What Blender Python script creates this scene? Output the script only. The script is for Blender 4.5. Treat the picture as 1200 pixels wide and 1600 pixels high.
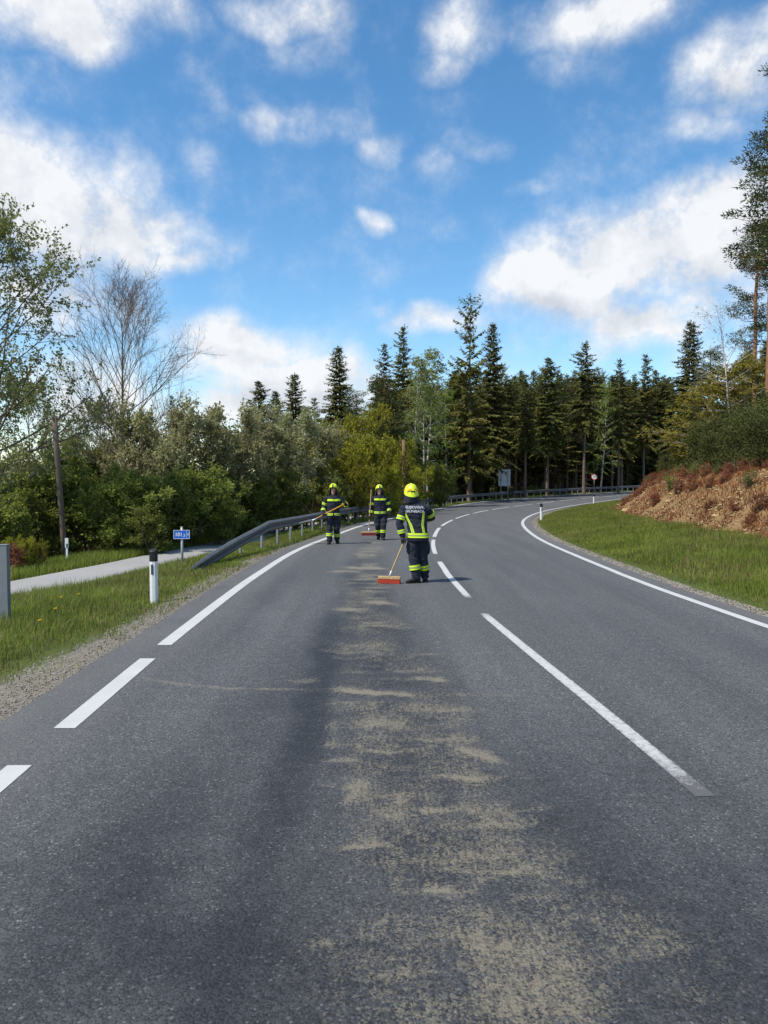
import bpy, math, random
import numpy as np
from mathutils import Vector, Matrix

for _o in list(bpy.data.objects):
    bpy.data.objects.remove(_o)
SC = bpy.context.scene
COL = SC.collection
R = math.radians

# ------------------------------------------------------------------ camera
CAM_H = 2.0
F_PX, HOR = 1200.0, 746.0          # focal length and horizon row, in pixels of the 1200 x 1600 photograph
cam_d = bpy.data.cameras.new('camera')
cam_d.sensor_fit = 'VERTICAL'
cam_d.sensor_height = 24.0
cam_d.lens = 24.0 * F_PX / 1600.0
cam_d.clip_start = 0.05
cam_d.clip_end = 9000.0
cam = bpy.data.objects.new('camera', cam_d)
COL.objects.link(cam)
cam.location = (0, 0, CAM_H)
cam.rotation_euler = (R(90) - math.atan2(800 - HOR, F_PX), 0, 0)
SC.camera = cam

# ------------------------------------------------------------------ light
SUN_EL = R(56)
SUN_AZ = math.atan2(-0.86, -0.50)    # from the side of the bushes and a little behind the camera
SUN_DIR = Vector((math.sin(SUN_AZ) * math.cos(SUN_EL), math.cos(SUN_AZ) * math.cos(SUN_EL), math.sin(SUN_EL)))
sun_d = bpy.data.lights.new('sun', 'SUN')
sun_d.energy = 4.2
sun_d.angle = R(0.53)
sun_d.color = (1.0, 0.94, 0.83)
sun = bpy.data.objects.new('sun', sun_d)
COL.objects.link(sun)
sun.rotation_euler = SUN_DIR.to_track_quat('Z', 'Y').to_euler()
sun.location = (-30, -20, 60)
SC.view_settings.view_transform = 'Standard'
SC.view_settings.look = 'None'
SC.view_settings.exposure = 0.32
SC.view_settings.gamma = 1.0
SC.view_settings.use_curve_mapping = False
try:
    SC.cycles.max_bounces = 6
    SC.cycles.diffuse_bounces = 3
    SC.cycles.glossy_bounces = 2
    SC.cycles.transmission_bounces = 3
    SC.cycles.transparent_max_bounces = 6
    SC.cycles.caustics_reflective = False
    SC.cycles.caustics_refractive = False
except Exception:
    pass


class Nodes:
    """Small helper round a node tree."""
    def __init__(self, tree):
        self.t = tree

    def n(self, kind, **kw):
        nd = self.t.nodes.new(kind)
        for k, v in kw.items():
            setattr(nd, k, v)
        return nd

    def put(self, sock, v):
        if isinstance(v, bpy.types.NodeSocket):
            self.t.links.new(v, sock)
        elif v is not None:
            sock.default_value = v

    def math(self, op, a, b=None, c=None, clamp=False):
        nd = self.n('ShaderNodeMath', operation=op, use_clamp=clamp)
        self.put(nd.inputs[0], a)
        if b is not None: self.put(nd.inputs[1], b)
        if c is not None: self.put(nd.inputs[2], c)
        return nd.outputs[0]

    def vmath(self, op, a, b=None, scale=None):
        nd = self.n('ShaderNodeVectorMath', operation=op)
        self.put(nd.inputs[0], a)
        if b is not None: self.put(nd.inputs[1], b)
        if scale is not None: self.put(nd.inputs['Scale'], scale)
        return nd.outputs['Value'] if op in ('LENGTH', 'DOT_PRODUCT') else nd.outputs[0]

    def remap(self, v, a, b, c=0.0, d=1.0, smooth=False):
        nd = self.n('ShaderNodeMapRange', interpolation_type='SMOOTHSTEP' if smooth else 'LINEAR', clamp=True)
        self.put(nd.inputs[0], v)
        for i, q in enumerate((a, b, c, d)): self.put(nd.inputs[i + 1], q)
        return nd.outputs[0]

    def noise(self, vec, scale, detail=3.0, rough=0.55, dist=0.0):
        nd = self.n('ShaderNodeTexNoise')
        if vec is not None: self.put(nd.inputs['Vector'], vec)
        nd.inputs['Scale'].default_value = scale
        nd.inputs['Detail'].default_value = detail
        nd.inputs['Roughness'].default_value = rough
        nd.inputs['Distortion'].default_value = dist
        return nd

    def mix(self, f, a, b, blend='MIX'):
        nd = self.n('ShaderNodeMix', data_type='RGBA', blend_type=blend)
        self.put(nd.inputs[0], f)
        self.put(nd.inputs[6], a if isinstance(a, bpy.types.NodeSocket) else (*a, 1.0))
        self.put(nd.inputs[7], b if isinstance(b, bpy.types.NodeSocket) else (*b, 1.0))
        return nd.outputs[2]

    def attr(self, name):
        nd = self.n('ShaderNodeAttribute', attribute_name=name)
        return nd.outputs['Fac']

    def scaled(self, vec, s):
        nd = self.n('ShaderNodeMapping')
        self.put(nd.inputs[0], vec)
        nd.inputs['Scale'].default_value = s
        return nd.outputs[0]


# ------------------------------------------------------------------ sky with clouds (world)
def pixel_dir(px, py):
    p = math.atan2(800 - HOR, F_PX)
    v = Vector((px - 600.0, F_PX, 800.0 - py))
    v = Matrix.Rotation(-p, 3, 'X') @ v
    return v.normalized()


def pixel_sky(px, py):
    d = pixel_dir(px, py)
    return math.atan2(d.x, d.y), math.asin(d.z)


# clouds of the photograph: column, row, half width, half height (pixels), weight
CLOUDS = [
    (30, 300, 200, 110, 1.05), (150, 375, 175, 58, 1.0), (255, 398, 80, 30, .85), (70, 440, 140, 75, .8), (190, 470, 80, 60, .5),
    (80, 30, 180, 65, .9), (220, 22, 110, 52, .7), (305, 140, 54, 30, .34), (50, 140, 90, 45, .32),
    (445, 15, 95, 50, .72), (490, 75, 50, 46, .40),
    (718, 48, 66, 60, .70), (690, 100, 46, 36, .66),
    (920, 30, 150, 62, .82), (880, 110, 60, 36, .42),
    (1160, 90, 120, 78, .88), (1215, 30, 120, 80, .8), (1090, 190, 70, 34, .46),
    (425, 195, 40, 32, .58), (485, 197, 46, 32, .36), (548, 200, 42, 30, .36), (605, 235, 40, 30, .52), (680, 270, 36, 30, .36), (755, 237, 48, 27, .44), (585, 350, 20, 18, .66), (820, 298, 20, 15, .36), (710, 362, 36, 20, .28), (310, 240, 40, 24, .28),
    (1000, 405, 215, 88, 1.05), (870, 460, 125, 66, .98), (1140, 330, 130, 76, 1.02), (1020, 515, 130, 42, .85), (1130, 480, 90, 52, .7),
    (385, 528, 125, 40, .95), (330, 562, 75, 44, .75), (480, 597, 155, 60, 1.0), (370, 628, 90, 40, .85), (690, 502, 78, 33, .9), (600, 483, 18, 14, .45),
    (130, 640, 190, 85, .75), (30, 720, 120, 70, .65), (1140, 570, 80, 44, .55),
]
# their thick, greyer lower parts
CLOUD_SHADE = [(40, 420, 150, 60, .9), (170, 345, 120, 40, .5), (950, 500, 190, 34, .9), (1130, 440, 100, 50, .6), (1150, 130, 90, 50, .6), (60, 80, 120, 30, .5), (430, 610, 120, 26, .5), (370, 545, 90, 18, .6), (960, 70, 110, 30, .5)]


def build_world():
    w = bpy.data.worlds.new('World')
    SC.world = w
    w.use_nodes = True
    t = w.node_tree
    t.nodes.clear()
    N = Nodes(t)
    tc = N.n('ShaderNodeTexCoord')
    d = N.vmath('NORMALIZE', tc.outputs['Generated'])
    wn = N.noise(d, 6.5, 2.5, 0.62)
    warp = N.vmath('MULTIPLY_ADD', wn.outputs['Color'], (0.10, 0.10, 0.09))
    warp.node.inputs[2].default_value = (-0.05, -0.05, -0.045)
    s = N.n('ShaderNodeSeparateXYZ')
    N.put(s.inputs[0], N.vmath('NORMALIZE', N.vmath('ADD', d, warp)))
    u = N.math('ARCTAN2', s.outputs[0], s.outputs[1])
    v = N.math('ARCSINE', s.outputs[2])
    cb = N.n('ShaderNodeCombineXYZ')
    N.put(cb.inputs[0], u); N.put(cb.inputs[1], v)
    uv = cb.outputs[0]

    def blobs(table, fall):
        acc = None
        for (px, py, a, b, wt) in table:
            u0, v0 = pixel_sky(px, py)
            ux, _ = pixel_sky(px + a, py); _, vy = pixel_sky(px, py - b)
            ra, rb = abs(ux - u0), abs(vy - v0)
            q = N.vmath('MULTIPLY_ADD', uv, (1 / ra, 1 / rb, 0))
            q.node.inputs[2].default_value = (-u0 / ra, -v0 / rb, 0)
            val = N.math('MULTIPLY_ADD', N.vmath('DOT_PRODUCT', q, q), -fall * wt, wt)
            acc = val if acc is None else N.math('MAXIMUM', acc, val)
        return acc
    acc = blobs(CLOUDS, .60)
    # the same kind of broken cloud goes on all round, outside the photograph's view
    gen = N.noise(d, 3.0, 3.0, 0.5)
    outm = N.math('MAXIMUM', N.remap(N.math('ABSOLUTE', u), 0.50, 0.68, 0, 1, True), N.remap(v, 0.58, 0.74, 0, 1, True))
    acc = N.math('MAXIMUM', acc, N.math('MULTIPLY', N.remap(gen.outputs['Fac'], 0.45, 0.66, -0.3, 1.0), outm))
    f1 = N.noise(d, 11.0, 8.0, 0.64)
    off = SUN_DIR * 0.035
    f1b = N.noise(N.vmath('ADD', d, (off.x, off.y, off.z + .02)), 11.0, 4.0, 0.64)
    dens = N.math('ADD', acc, N.math('MULTIPLY_ADD', f1.outputs['Fac'], 2.1, -1.05))
    cover = N.math('POWER', N.remap(dens, -0.22, 0.84, 0.0, 1.0), 2.3)
    relief = N.math('SUBTRACT', f1b.outputs['Fac'], f1.outputs['Fac'])
    sh = N.math('MAXIMUM', blobs(CLOUD_SHADE, 1.0), N.math('MULTIPLY', N.remap(gen.outputs['Fac'], 0.55, 0.7), outm))
    shade = N.math('ADD', N.math('MULTIPLY', N.math('MAXIMUM', sh, 0.0), .55), N.math('MULTIPLY_ADD', relief, 1.9, 0.12), clamp=True)
    ccol = N.mix(shade, CLOUD_LIT, CLOUD_DARK)
    sky = N.n('ShaderNodeTexSky', sky_type='NISHITA')
    sky.sun_disc = False
    sky.sun_elevation = SUN_EL
    sky.sun_rotation = SUN_AZ
    sky.altitude = 600
    sky.air_density = 1.0
    sky.dust_density = 0.3
    sky.ozone_density = 1.6
    hsv = N.n('ShaderNodeHueSaturation')
    hsv.inputs['Saturation'].default_value = SKY_SAT
    hsv.inputs['Hue'].default_value = 0.494
    hsv.inputs['Value'].default_value = SKY_STRENGTH
    N.put(hsv.inputs['Color'], sky.outputs[0])
    col = N.mix(N.math('MULTIPLY', cover, 0.96), hsv.outputs[0], ccol)
    bg = N.n('ShaderNodeBackground')
    N.put(bg.inputs['Color'], col)
    bg.inputs['Strength'].default_value = 1.0
    out = N.n('ShaderNodeOutputWorld')
    t.links.new(bg.outputs[0], out.inputs[0])


SKY_SAT, SKY_STRENGTH = 1.25, 0.15
CLOUD_LIT, CLOUD_DARK = (0.76, 0.77, 0.79), (0.44, 0.475, 0.54)
build_world()

# ------------------------------------------------------------------ numpy helpers
RNG = np.random.default_rng(7)


def _hash(ix, iy, seed):
    n = (ix.astype(np.int64) * 374761393 + iy.astype(np.int64) * 668265263 + seed * 1442695041) & 0x7fffffff
    n = ((n ^ (n >> 13)) * 1274126177) & 0x7fffffff
    n = n ^ (n >> 16)
    return (n & 0xffff) / 65535.0


def vnoise(x, y, seed=0):
    x = np.asarray(x, float); y = np.asarray(y, float)
    ix, iy = np.floor(x), np.floor(y)
    fx, fy = x - ix, y - iy
    fx = fx * fx * (3 - 2 * fx); fy = fy * fy * (3 - 2 * fy)
    a = _hash(ix, iy, seed); b = _hash(ix + 1, iy, seed); c = _hash(ix, iy + 1, seed); d = _hash(ix + 1, iy + 1, seed)
    return (a * (1 - fx) + b * fx) * (1 - fy) + (c * (1 - fx) + d * fx) * fy


def fbm(x, y, seed=0, octaves=4):
    s, a, t = 0.0, 0.5, 0.0
    for o in range(octaves):
        s = s + a * vnoise(np.asarray(x) * 2 ** o + 17.3 * o, np.asarray(y) * 2 ** o - 9.1 * o, seed + o)
        t += a; a *= 0.5
    return s / t


def sstep(x, a, b):
    t = np.clip((np.asarray(x, float) - a) / (b - a), 0, 1)
    return t * t * (3 - 2 * t)


def mesh_np(name, verts, faces, mats=(), smooth=False, face_attr=None, vert_attr=None, mat_idx=None):
    """verts (N,3), faces (M,k) with one k, or a list of such arrays -> mesh datablock."""
    if not isinstance(faces, (list, tuple)):
        faces = [faces]
    faces = [np.asarray(f, dtype=np.int32) for f in faces if len(f)]
    me = bpy.data.meshes.new(name)
    verts = np.asarray(verts, dtype=np.float32)
    me.vertices.add(len(verts))
    me.vertices.foreach_set('co', verts.ravel())
    nl = sum(f.size for f in faces); npoly = sum(len(f) for f in faces)
    me.loops.add(nl)
    me.polygons.add(npoly)
    me.loops.foreach_set('vertex_index', np.concatenate([f.ravel() for f in faces]))
    tot = np.concatenate([np.full(len(f), f.shape[1], dtype=np.int32) for f in faces])
    start = np.concatenate([[0], np.cumsum(tot)[:-1]]).astype(np.int32)
    me.polygons.foreach_set('loop_start', start)
    try:
        me.polygons.foreach_set('loop_total', tot)
    except Exception:
        pass
    me.update(calc_edges=True)
    for m in mats:
        me.materials.append(m)
    if mat_idx is not None:
        me.polygons.foreach_set('material_index', np.asarray(mat_idx, dtype=np.int32))
    me.polygons.foreach_set('use_smooth', np.full(npoly, bool(smooth)))
    for k, v in (face_attr or {}).items():
        a = me.attributes.new(k, 'FLOAT', 'FACE'); a.data.foreach_set('value', np.asarray(v, dtype=np.float32))
    for k, v in (vert_attr or {}).items():
        a = me.attributes.new(k, 'FLOAT', 'POINT'); a.data.foreach_set('value', np.asarray(v, dtype=np.float32))
    me.validate(verbose=False)
    return me


def link(name, me, parent=None, loc=None, label=None, category=None, group=None, kind=None, rot=None, scale=None):
    o = bpy.data.objects.new(name, me)
    COL.objects.link(o)
    if parent is not None: o.parent = parent
    if loc is not None: o.location = loc
    if rot is not None: o.rotation_euler = rot
    if scale is not None: o.scale = scale
    if label: o['label'] = label
    if category: o['category'] = category
    if group: o['group'] = group
    if kind: o['kind'] = kind
    return o


class Geo:
    """Collects shapes for one mesh: faces of any size, one material index per face."""
    def __init__(self):
        self.v, self.f, self.m, self.c = [], [], [], 0

    def add(self, verts, faces, mi=0):
        for q in verts: self.v.append(tuple(q))
        for fc in faces:
            self.f.append(tuple(i + self.c for i in fc)); self.m.append(mi)
        self.c += len(verts)

    def box(self, c, size, rot=None, mi=0):
        hx, hy, hz = size[0] / 2, size[1] / 2, size[2] / 2
        vs = [Vector((sx * hx, sy * hy, sz * hz)) for sz in (-1, 1) for sy in (-1, 1) for sx in (-1, 1)]
        if rot is not None: vs = [rot @ q for q in vs]
        vs = [q + Vector(c) for q in vs]
        self.add(vs, [(0, 2, 3, 1), (4, 5, 7, 6), (0, 1, 5, 4), (2, 6, 7, 3), (0, 4, 6, 2), (1, 3, 7, 5)], mi)

    def rings(self, rings, mi=0, cap=True, closed=True):
        n = len(rings[0])
        vs = [q for r in rings for q in r]
        fs = []
        for i in range(len(rings) - 1):
            for j in range(n if closed else n - 1):
                k = (j + 1) % n
                fs.append((i * n + j, i * n + k, (i + 1) * n + k, (i + 1) * n + j))
        if cap:
            fs.append(tuple(range(n - 1, -1, -1)))
            fs.append(tuple((len(rings) - 1) * n + j for j in range(n)))
        self.add(vs, fs, mi)

    def tube(self, pts, radii, n=10, mi=0, round_ends=False):
        pts = [Vector(p) for p in pts]
        if not hasattr(radii, '__len__'): radii = [radii] * len(pts)
        radii = list(radii)
        if round_ends:
            d0 = (pts[0] - pts[1]).normalized(); d1 = (pts[-1] - pts[-2]).normalized()
            a, b, ra, rb = pts[0], pts[-1], radii[0], radii[-1]
            pre = [(a + d0 * ra * math.sin(x), ra * math.cos(x)) for x in (1.35, 0.95, 0.45)]
            post = [(b + d1 * rb * math.sin(x), rb * math.cos(x)) for x in (0.45, 0.95, 1.35)]
            pts = [p for p, _ in pre] + pts + [p for p, _ in post]
            radii = [r for _, r in pre] + radii + [r for _, r in post]
        rings = []
        prev = None
        for i, p in enumerate(pts):
            t = (pts[min(i + 1, len(pts) - 1)] - pts[max(i - 1, 0)])
            t = t.normalized() if t.length > 1e-9 else Vector((0, 0, 1))
            ref = prev if prev is not None else (Vector((1, 0, 0)) if abs(t.x) < 0.9 else Vector((0, 1, 0)))
            x = (ref - t * ref.dot(t)).normalized()
            y = t.cross(x)
            prev = x
            rings.append([p + (x * math.cos(2 * math.pi * j / n) + y * math.sin(2 * math.pi * j / n)) * radii[i] for j in range(n)])
        self.rings(rings, mi)

    def mesh(self, name, mats, smooth=False):
        me = bpy.data.meshes.new(name)
        me.from_pydata([tuple(q) for q in self.v], [], self.f)
        for m in mats: me.materials.append(m)
        me.polygons.foreach_set('material_index', np.asarray(self.m, dtype=np.int32))
        me.polygons.foreach_set('use_smooth', np.full(len(self.f), bool(smooth)))
        me.validate(verbose=False)
        me.update()
        return me


def empty(name, loc, label=None, category=None, group=None, rot=None):
    o = bpy.data.objects.new(name, None)
    COL.objects.link(o)
    o.empty_display_size = 0.2
    o.location = loc
    if rot is not None: o.rotation_euler = rot
    if label: o['label'] = label
    if category: o['category'] = category
    if group: o['group'] = group
    return o
# ------------------------------------------------------------------ materials
def new_mat(name):
    m = bpy.data.materials.new(name)
    m.use_nodes = True
    m.node_tree.nodes.clear()
    N = Nodes(m.node_tree)
    b = N.n('ShaderNodeBsdfPrincipled')
    o = N.n('ShaderNodeOutputMaterial')
    m.node_tree.links.new(b.outputs[0], o.inputs[0])
    return m, N, b, o


def obj_vec(N):
    return N.n('ShaderNodeTexCoord').outputs['Object']


def world_vec(N):
    return N.n('ShaderNodeNewGeometry').outputs['Position']


def bump(N, b, height, strength=0.4, dist=0.01):
    nd = N.n('ShaderNodeBump')
    nd.inputs['Strength'].default_value = strength
    nd.inputs['Distance'].default_value = dist
    N.put(nd.inputs['Height'], height)
    N.put(b.inputs['Normal'], nd.outputs[0])


def plain(name, col, rough=0.7, metal=0.0, vary=0.15, scale=12.0, bmp=0.0, spec=0.4):
    m, N, b, o = new_mat(name)
    v = obj_vec(N)
    nz = N.noise(v, scale, 4.0)
    dark = tuple(c * (1 - vary) for c in col); lite = tuple(min(1, c * (1 + vary)) for c in col)
    N.put(b.inputs['Base Color'], N.mix(nz.outputs['Fac'], dark, lite))
    b.inputs['Roughness'].default_value = rough
    b.inputs['Metallic'].default_value = metal
    b.inputs['Specular IOR Level'].default_value = spec
    if bmp: bump(N, b, nz.outputs['Fac'], bmp)
    return m


def foliage(name, ca, cb, trans=0.3, rough=0.75, hue=0.0):
    """Leaf or needle colour between ca and cb, by face ('tint') and by plant."""
    m, N, b, o = new_mat(name)
    oi = N.n('ShaderNodeObjectInfo')
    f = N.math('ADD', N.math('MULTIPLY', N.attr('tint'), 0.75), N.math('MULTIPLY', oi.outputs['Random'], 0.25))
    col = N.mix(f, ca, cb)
    pos = world_vec(N)
    nz = N.noise(pos, 0.9, 3.0)
    hs = N.n('ShaderNodeHueSaturation')
    N.put(hs.inputs['Color'], col)
    N.put(hs.inputs['Value'], N.remap(nz.outputs['Fac'], 0.3, 0.7, 0.72, 1.25))
    N.put(hs.inputs['Hue'], N.math('ADD', 0.488, N.math('MULTIPLY', oi.outputs['Random'], 0.024)))
    b.inputs['Roughness'].default_value = rough
    b.inputs['Specular IOR Level'].default_value = 0.25
    N.put(b.inputs['Base Color'], hs.outputs[0])
    tr = N.n('ShaderNodeBsdfTranslucent')
    N.put(tr.inputs['Color'], hs.outputs[0])
    mx = N.n('ShaderNodeMixShader')
    mx.inputs[0].default_value = trans
    m.node_tree.links.new(b.outputs[0], mx.inputs[1])
    m.node_tree.links.new(tr.outputs[0], mx.inputs[2])
    m.node_tree.links.new(mx.outputs[0], o.inputs[0])
    return m


def bark(name, ca, cb, stretch=0.25, scale=9.0, low=None):
    m, N, b, o = new_mat(name)
    v = N.scaled(obj_vec(N), (1, 1, stretch))
    nz = N.noise(v, scale, 6.0, 0.65)
    col = N.mix(N.remap(nz.outputs['Fac'], 0.3, 0.7), ca, cb)
    if low is not None:     # older, greyer bark on the lower trunk
        s = N.n('ShaderNodeSeparateXYZ'); N.put(s.inputs[0], obj_vec(N))
        col = N.mix(N.remap(N.math('ADD', s.outputs[2], N.math('MULTIPLY', nz.outputs['Fac'], 3.0)), 3.0, 8.0), low, col)
    N.put(b.inputs['Base Color'], col)
    b.inputs['Roughness'].default_value = 0.9
    b.inputs['Specular IOR Level'].default_value = 0.2
    bump(N, b, nz.outputs['Fac'], 0.6, 0.02)
    return m


def birch_bark(name):
    m, N, b, o = new_mat(name)
    v = N.scaled(obj_vec(N), (1, 1, 5.0))
    nz = N.noise(v, 3.0, 4.0, 0.6)
    nz2 = N.noise(obj_vec(N), 14.0, 3.0)
    col = N.mix(N.remap(nz.outputs['Fac'], 0.55, 0.62), N.mix(nz2.outputs['Fac'], (0.42, 0.38, 0.32), (0.62, 0.58, 0.52)), (0.06, 0.05, 0.045))
    N.put(b.inputs['Base Color'], col)
    b.inputs['Roughness'].default_value = 0.8
    return m


def asphalt_mat():
    m, N, b, o = new_mat('road_asphalt')
    p = world_vec(N)
    big = N.noise(p, 0.35, 3.0)
    lanes = N.noise(N.scaled(p, (1.0, 0.06, 1)), 1.6, 4.0)
    mid = N.noise(p, 9.0, 5.0, 0.65)
    vo = N.n('ShaderNodeTexVoronoi'); vo.inputs['Scale'].default_value = 95.0; N.put(vo.inputs['Vector'], p)
    sep = N.n('ShaderNodeSeparateColor'); N.put(sep.inputs[0], vo.outputs['Color'])
    vo2 = N.n('ShaderNodeTexVoronoi'); vo2.inputs['Scale'].default_value = 42.0; N.put(vo2.inputs['Vector'], p)
    sep2 = N.n('ShaderNodeSeparateColor'); N.put(sep2.inputs[0], vo2.outputs['Color'])
    col = N.mix(big.outputs['Fac'], (0.083, 0.084, 0.085), (0.117, 0.117, 0.117))
    col = N.mix(N.remap(lanes.outputs['Fac'], 0.40, 0.60, 0, 0.55), col, (0.066, 0.066, 0.067))
    # aggregate: dark binder between pale and dark chippings
    chip = N.mix(sep.outputs[0], (0.30, 0.30, 0.30), (1.55, 1.55, 1.58))
    col = N.mix(0.8, col, N.mix(1.0, col, chip, 'MULTIPLY'))
    pale = N.math('MULTIPLY', N.math('GREATER_THAN', sep2.outputs[1], 0.86), N.math('LESS_THAN', vo2.outputs['Distance'], 0.012))
    pale2 = N.math('MULTIPLY', N.math('GREATER_THAN', sep2.outputs[1], 0.80), N.remap(vo2.outputs['Distance'], 0.35, 0.25))
    col = N.mix(N.math('MULTIPLY', pale2, 0.55), col, (0.34, 0.33, 0.31))
    col = N.mix(N.remap(mid.outputs['Fac'], 0.35, 0.7, 0.0, 0.22), col, (0.06, 0.062, 0.07))
    # tyre-polished and oil-darkened strip, plus lens vignette painted in near the camera
    oil_vignette = N.math('ADD', N.attr('oil_vignette'), N.math('MULTIPLY', N.math('SUBTRACT', mid.outputs['Fac'], 0.5), 0.5))
    col = N.mix(N.remap(oil_vignette, 0.1, 0.9, 0.0, 0.9), col, N.mix(1.0, col, (0.26, 0.27, 0.30), 'MULTIPLY'))
    # dusty edges
    col = N.mix(N.math('MULTIPLY', N.attr('dust'), 0.6), col, (0.145, 0.14, 0.132))
    # swept sand: attribute drawn as broom strokes, grain from noise
    g1 = N.noise(p, 210.0, 2.0, 0.75)
    g2 = N.noise(N.scaled(p, (1.0, 0.16, 1)), 46.0, 3.0, 0.65)
    g3 = N.noise(p, 6.0, 4.0, 0.65)
    cellr = N.math('ADD', sep.outputs[2], N.math('MULTIPLY_ADD', sep2.outputs[0], .6, -.8))
    sn = N.math('MULTIPLY_ADD', cellr, 0.52, N.attr('sand'))
    sn = N.math('ADD', sn, N.math('MULTIPLY_ADD', g2.outputs['Fac'], 1.0, -0.5))
    sn = N.math('ADD', sn, N.math('MULTIPLY_ADD', g3.outputs['Fac'], 0.5, -0.25))
    sn = N.math('MULTIPLY', N.remap(sn, 0.20, 0.85, 0, 1), N.remap(N.attr('sand'), 0.02, 0.30))
    scol = N.mix(g1.outputs['Fac'], (0.185, 0.160, 0.113), (0.300, 0.262, 0.188))
    col = N.mix(N.math('MULTIPLY', sn, 0.70), col, scol)
    N.put(b.inputs['Base Color'], col)
    N.put(b.inputs['Roughness'], N.remap(N.attr('oil_vignette'), 0, 1, 0.78, 0.62))
    b.inputs['Specular IOR Level'].default_value = 0.35
    hgt = N.math('ADD', N.math('MULTIPLY', vo.outputs['Distance'], -0.9), N.math('MULTIPLY', sn, 0.3))
    bump(N, b, hgt, 0.55, 0.006)
    return m


def paint_mat():
    m, N, b, o = new_mat('road_paint')
    p = world_vec(N)
    a = N.noise(p, 16.0, 6.0, 0.7)
    c = N.noise(p, 110.0, 3.0, 0.7)
    dirt = N.noise(p, 2.2, 4.0)
    w = N.math('ADD', N.math('ADD', N.attr('wear'), N.math('MULTIPLY', N.math('SUBTRACT', a.outputs['Fac'], 0.5), 0.9)),
               N.math('MULTIPLY', N.math('SUBTRACT', c.outputs['Fac'], 0.5), 0.8))
    col = N.mix(dirt.outputs['Fac'], (0.40, 0.40, 0.39), (0.56, 0.555, 0.54))
    col = N.mix(N.remap(c.outputs['Fac'], .55, .75, 0, .35), col, (0.24, 0.235, 0.225))
    col = N.mix(N.remap(w, 0.36, 0.74), col, (0.095, 0.095, 0.093))
    N.put(b.inputs['Base Color'], col)
    b.inputs['Roughness'].default_value = 0.7
    bump(N, b, c.outputs['Fac'], 0.3, 0.004)
    return m


def ground_mat():
    m, N, b, o = new_mat('ground_cover')
    p = world_vec(N)
    n1 = N.noise(p, 1.3, 5.0, 0.6); n2 = N.noise(p, 14.0, 5.0, 0.65); n3 = N.noise(p, 60.0, 3.0, 0.7)
    n4 = N.noise(p, 4.0, 5.0, 0.6)
    grass = N.mix(n1.outputs['Fac'], (0.055, 0.085, 0.018), (0.12, 0.135, 0.04))
    grass = N.mix(N.remap(n2.outputs['Fac'], 0.5, 0.75, 0, 0.5), grass, (0.13, 0.105, 0.055))
    gravel = N.mix(n3.outputs['Fac'], (0.12, 0.105, 0.086), (0.36, 0.325, 0.275))
    gravel = N.mix(N.remap(n4.outputs['Fac'], 0.5, 0.7, 0, 0.45), gravel, (0.17, 0.135, 0.085))
    soil = N.mix(n2.outputs['Fac'], (0.11, 0.062, 0.030), (0.40, 0.27, 0.125))
    soil = N.mix(N.remap(N.math('ADD', n4.outputs['Fac'], N.math('MULTIPLY', N.attr('rust'), 0.5)), 0.62, 0.95, 0, 0.85), soil, (0.20, 0.075, 0.03))
    forest = N.mix(n2.outputs['Fac'], (0.035, 0.025, 0.014), (0.10, 0.065, 0.035))
    j = N.math('MULTIPLY', N.math('SUBTRACT', n2.outputs['Fac'], 0.5), 0.9)
    col = N.mix(N.remap(N.math('ADD', N.attr('gravel'), j), 0.3, 0.6), grass, gravel)
    col = N.mix(N.remap(N.math('ADD', N.attr('soil'), j), 0.35, 0.6), col, soil)
    col = N.mix(N.remap(N.math('ADD', N.attr('forest'), j), 0.3, 0.7), col, forest)
    N.put(b.inputs['Base Color'], col)
    b.inputs['Roughness'].default_value = 0.95
    b.inputs['Specular IOR Level'].default_value = 0.15
    bump(N, b, N.math('ADD', n2.outputs['Fac'], n3.outputs['Fac']), 0.7, 0.04)
    return m


def path_mat():
    m, N, b, o = new_mat('path_asphalt')
    p = world_vec(N)
    a = N.noise(p, 0.8, 4.0); c = N.noise(p, 80.0, 3.0, 0.7); d = N.noise(p, 6.0, 5.0, 0.65)
    col = N.mix(a.outputs['Fac'], (0.27, 0.265, 0.26), (0.36, 0.35, 0.335))
    col = N.mix(N.remap(c.outputs['Fac'], 0.4, 0.7, 0, 0.4), col, (0.17, 0.165, 0.16))
    col = N.mix(N.remap(d.outputs['Fac'], 0.55, 0.75, 0, 0.3), col, (0.22, 0.19, 0.15))
    N.put(b.inputs['Base Color'], col)
    b.inputs['Roughness'].default_value = 0.9
    bump(N, b, c.outputs['Fac'], 0.4, 0.006)
    return m


def steel_mat():
    m, N, b, o = new_mat('galvanised_steel')
    v = obj_vec(N)
    vo = N.n('ShaderNodeTexVoronoi'); vo.inputs['Scale'].default_value = 55.0; N.put(vo.inputs['Vector'], v)
    sp = N.n('ShaderNodeSeparateColor'); N.put(sp.inputs[0], vo.outputs['Color'])
    nz = N.noise(v, 2.5, 5.0, 0.65)
    col = N.mix(sp.outputs[0], (0.30, 0.31, 0.325), (0.42, 0.43, 0.44))
    col = N.mix(N.remap(nz.outputs['Fac'], 0.45, 0.75, 0, 0.6), col, (0.20, 0.195, 0.185))
    N.put(b.inputs['Base Color'], col)
    b.inputs['Metallic'].default_value = 0.55
    N.put(b.inputs['Roughness'], N.remap(nz.outputs['Fac'], 0.3, 0.7, 0.42, 0.62))
    return m


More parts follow.
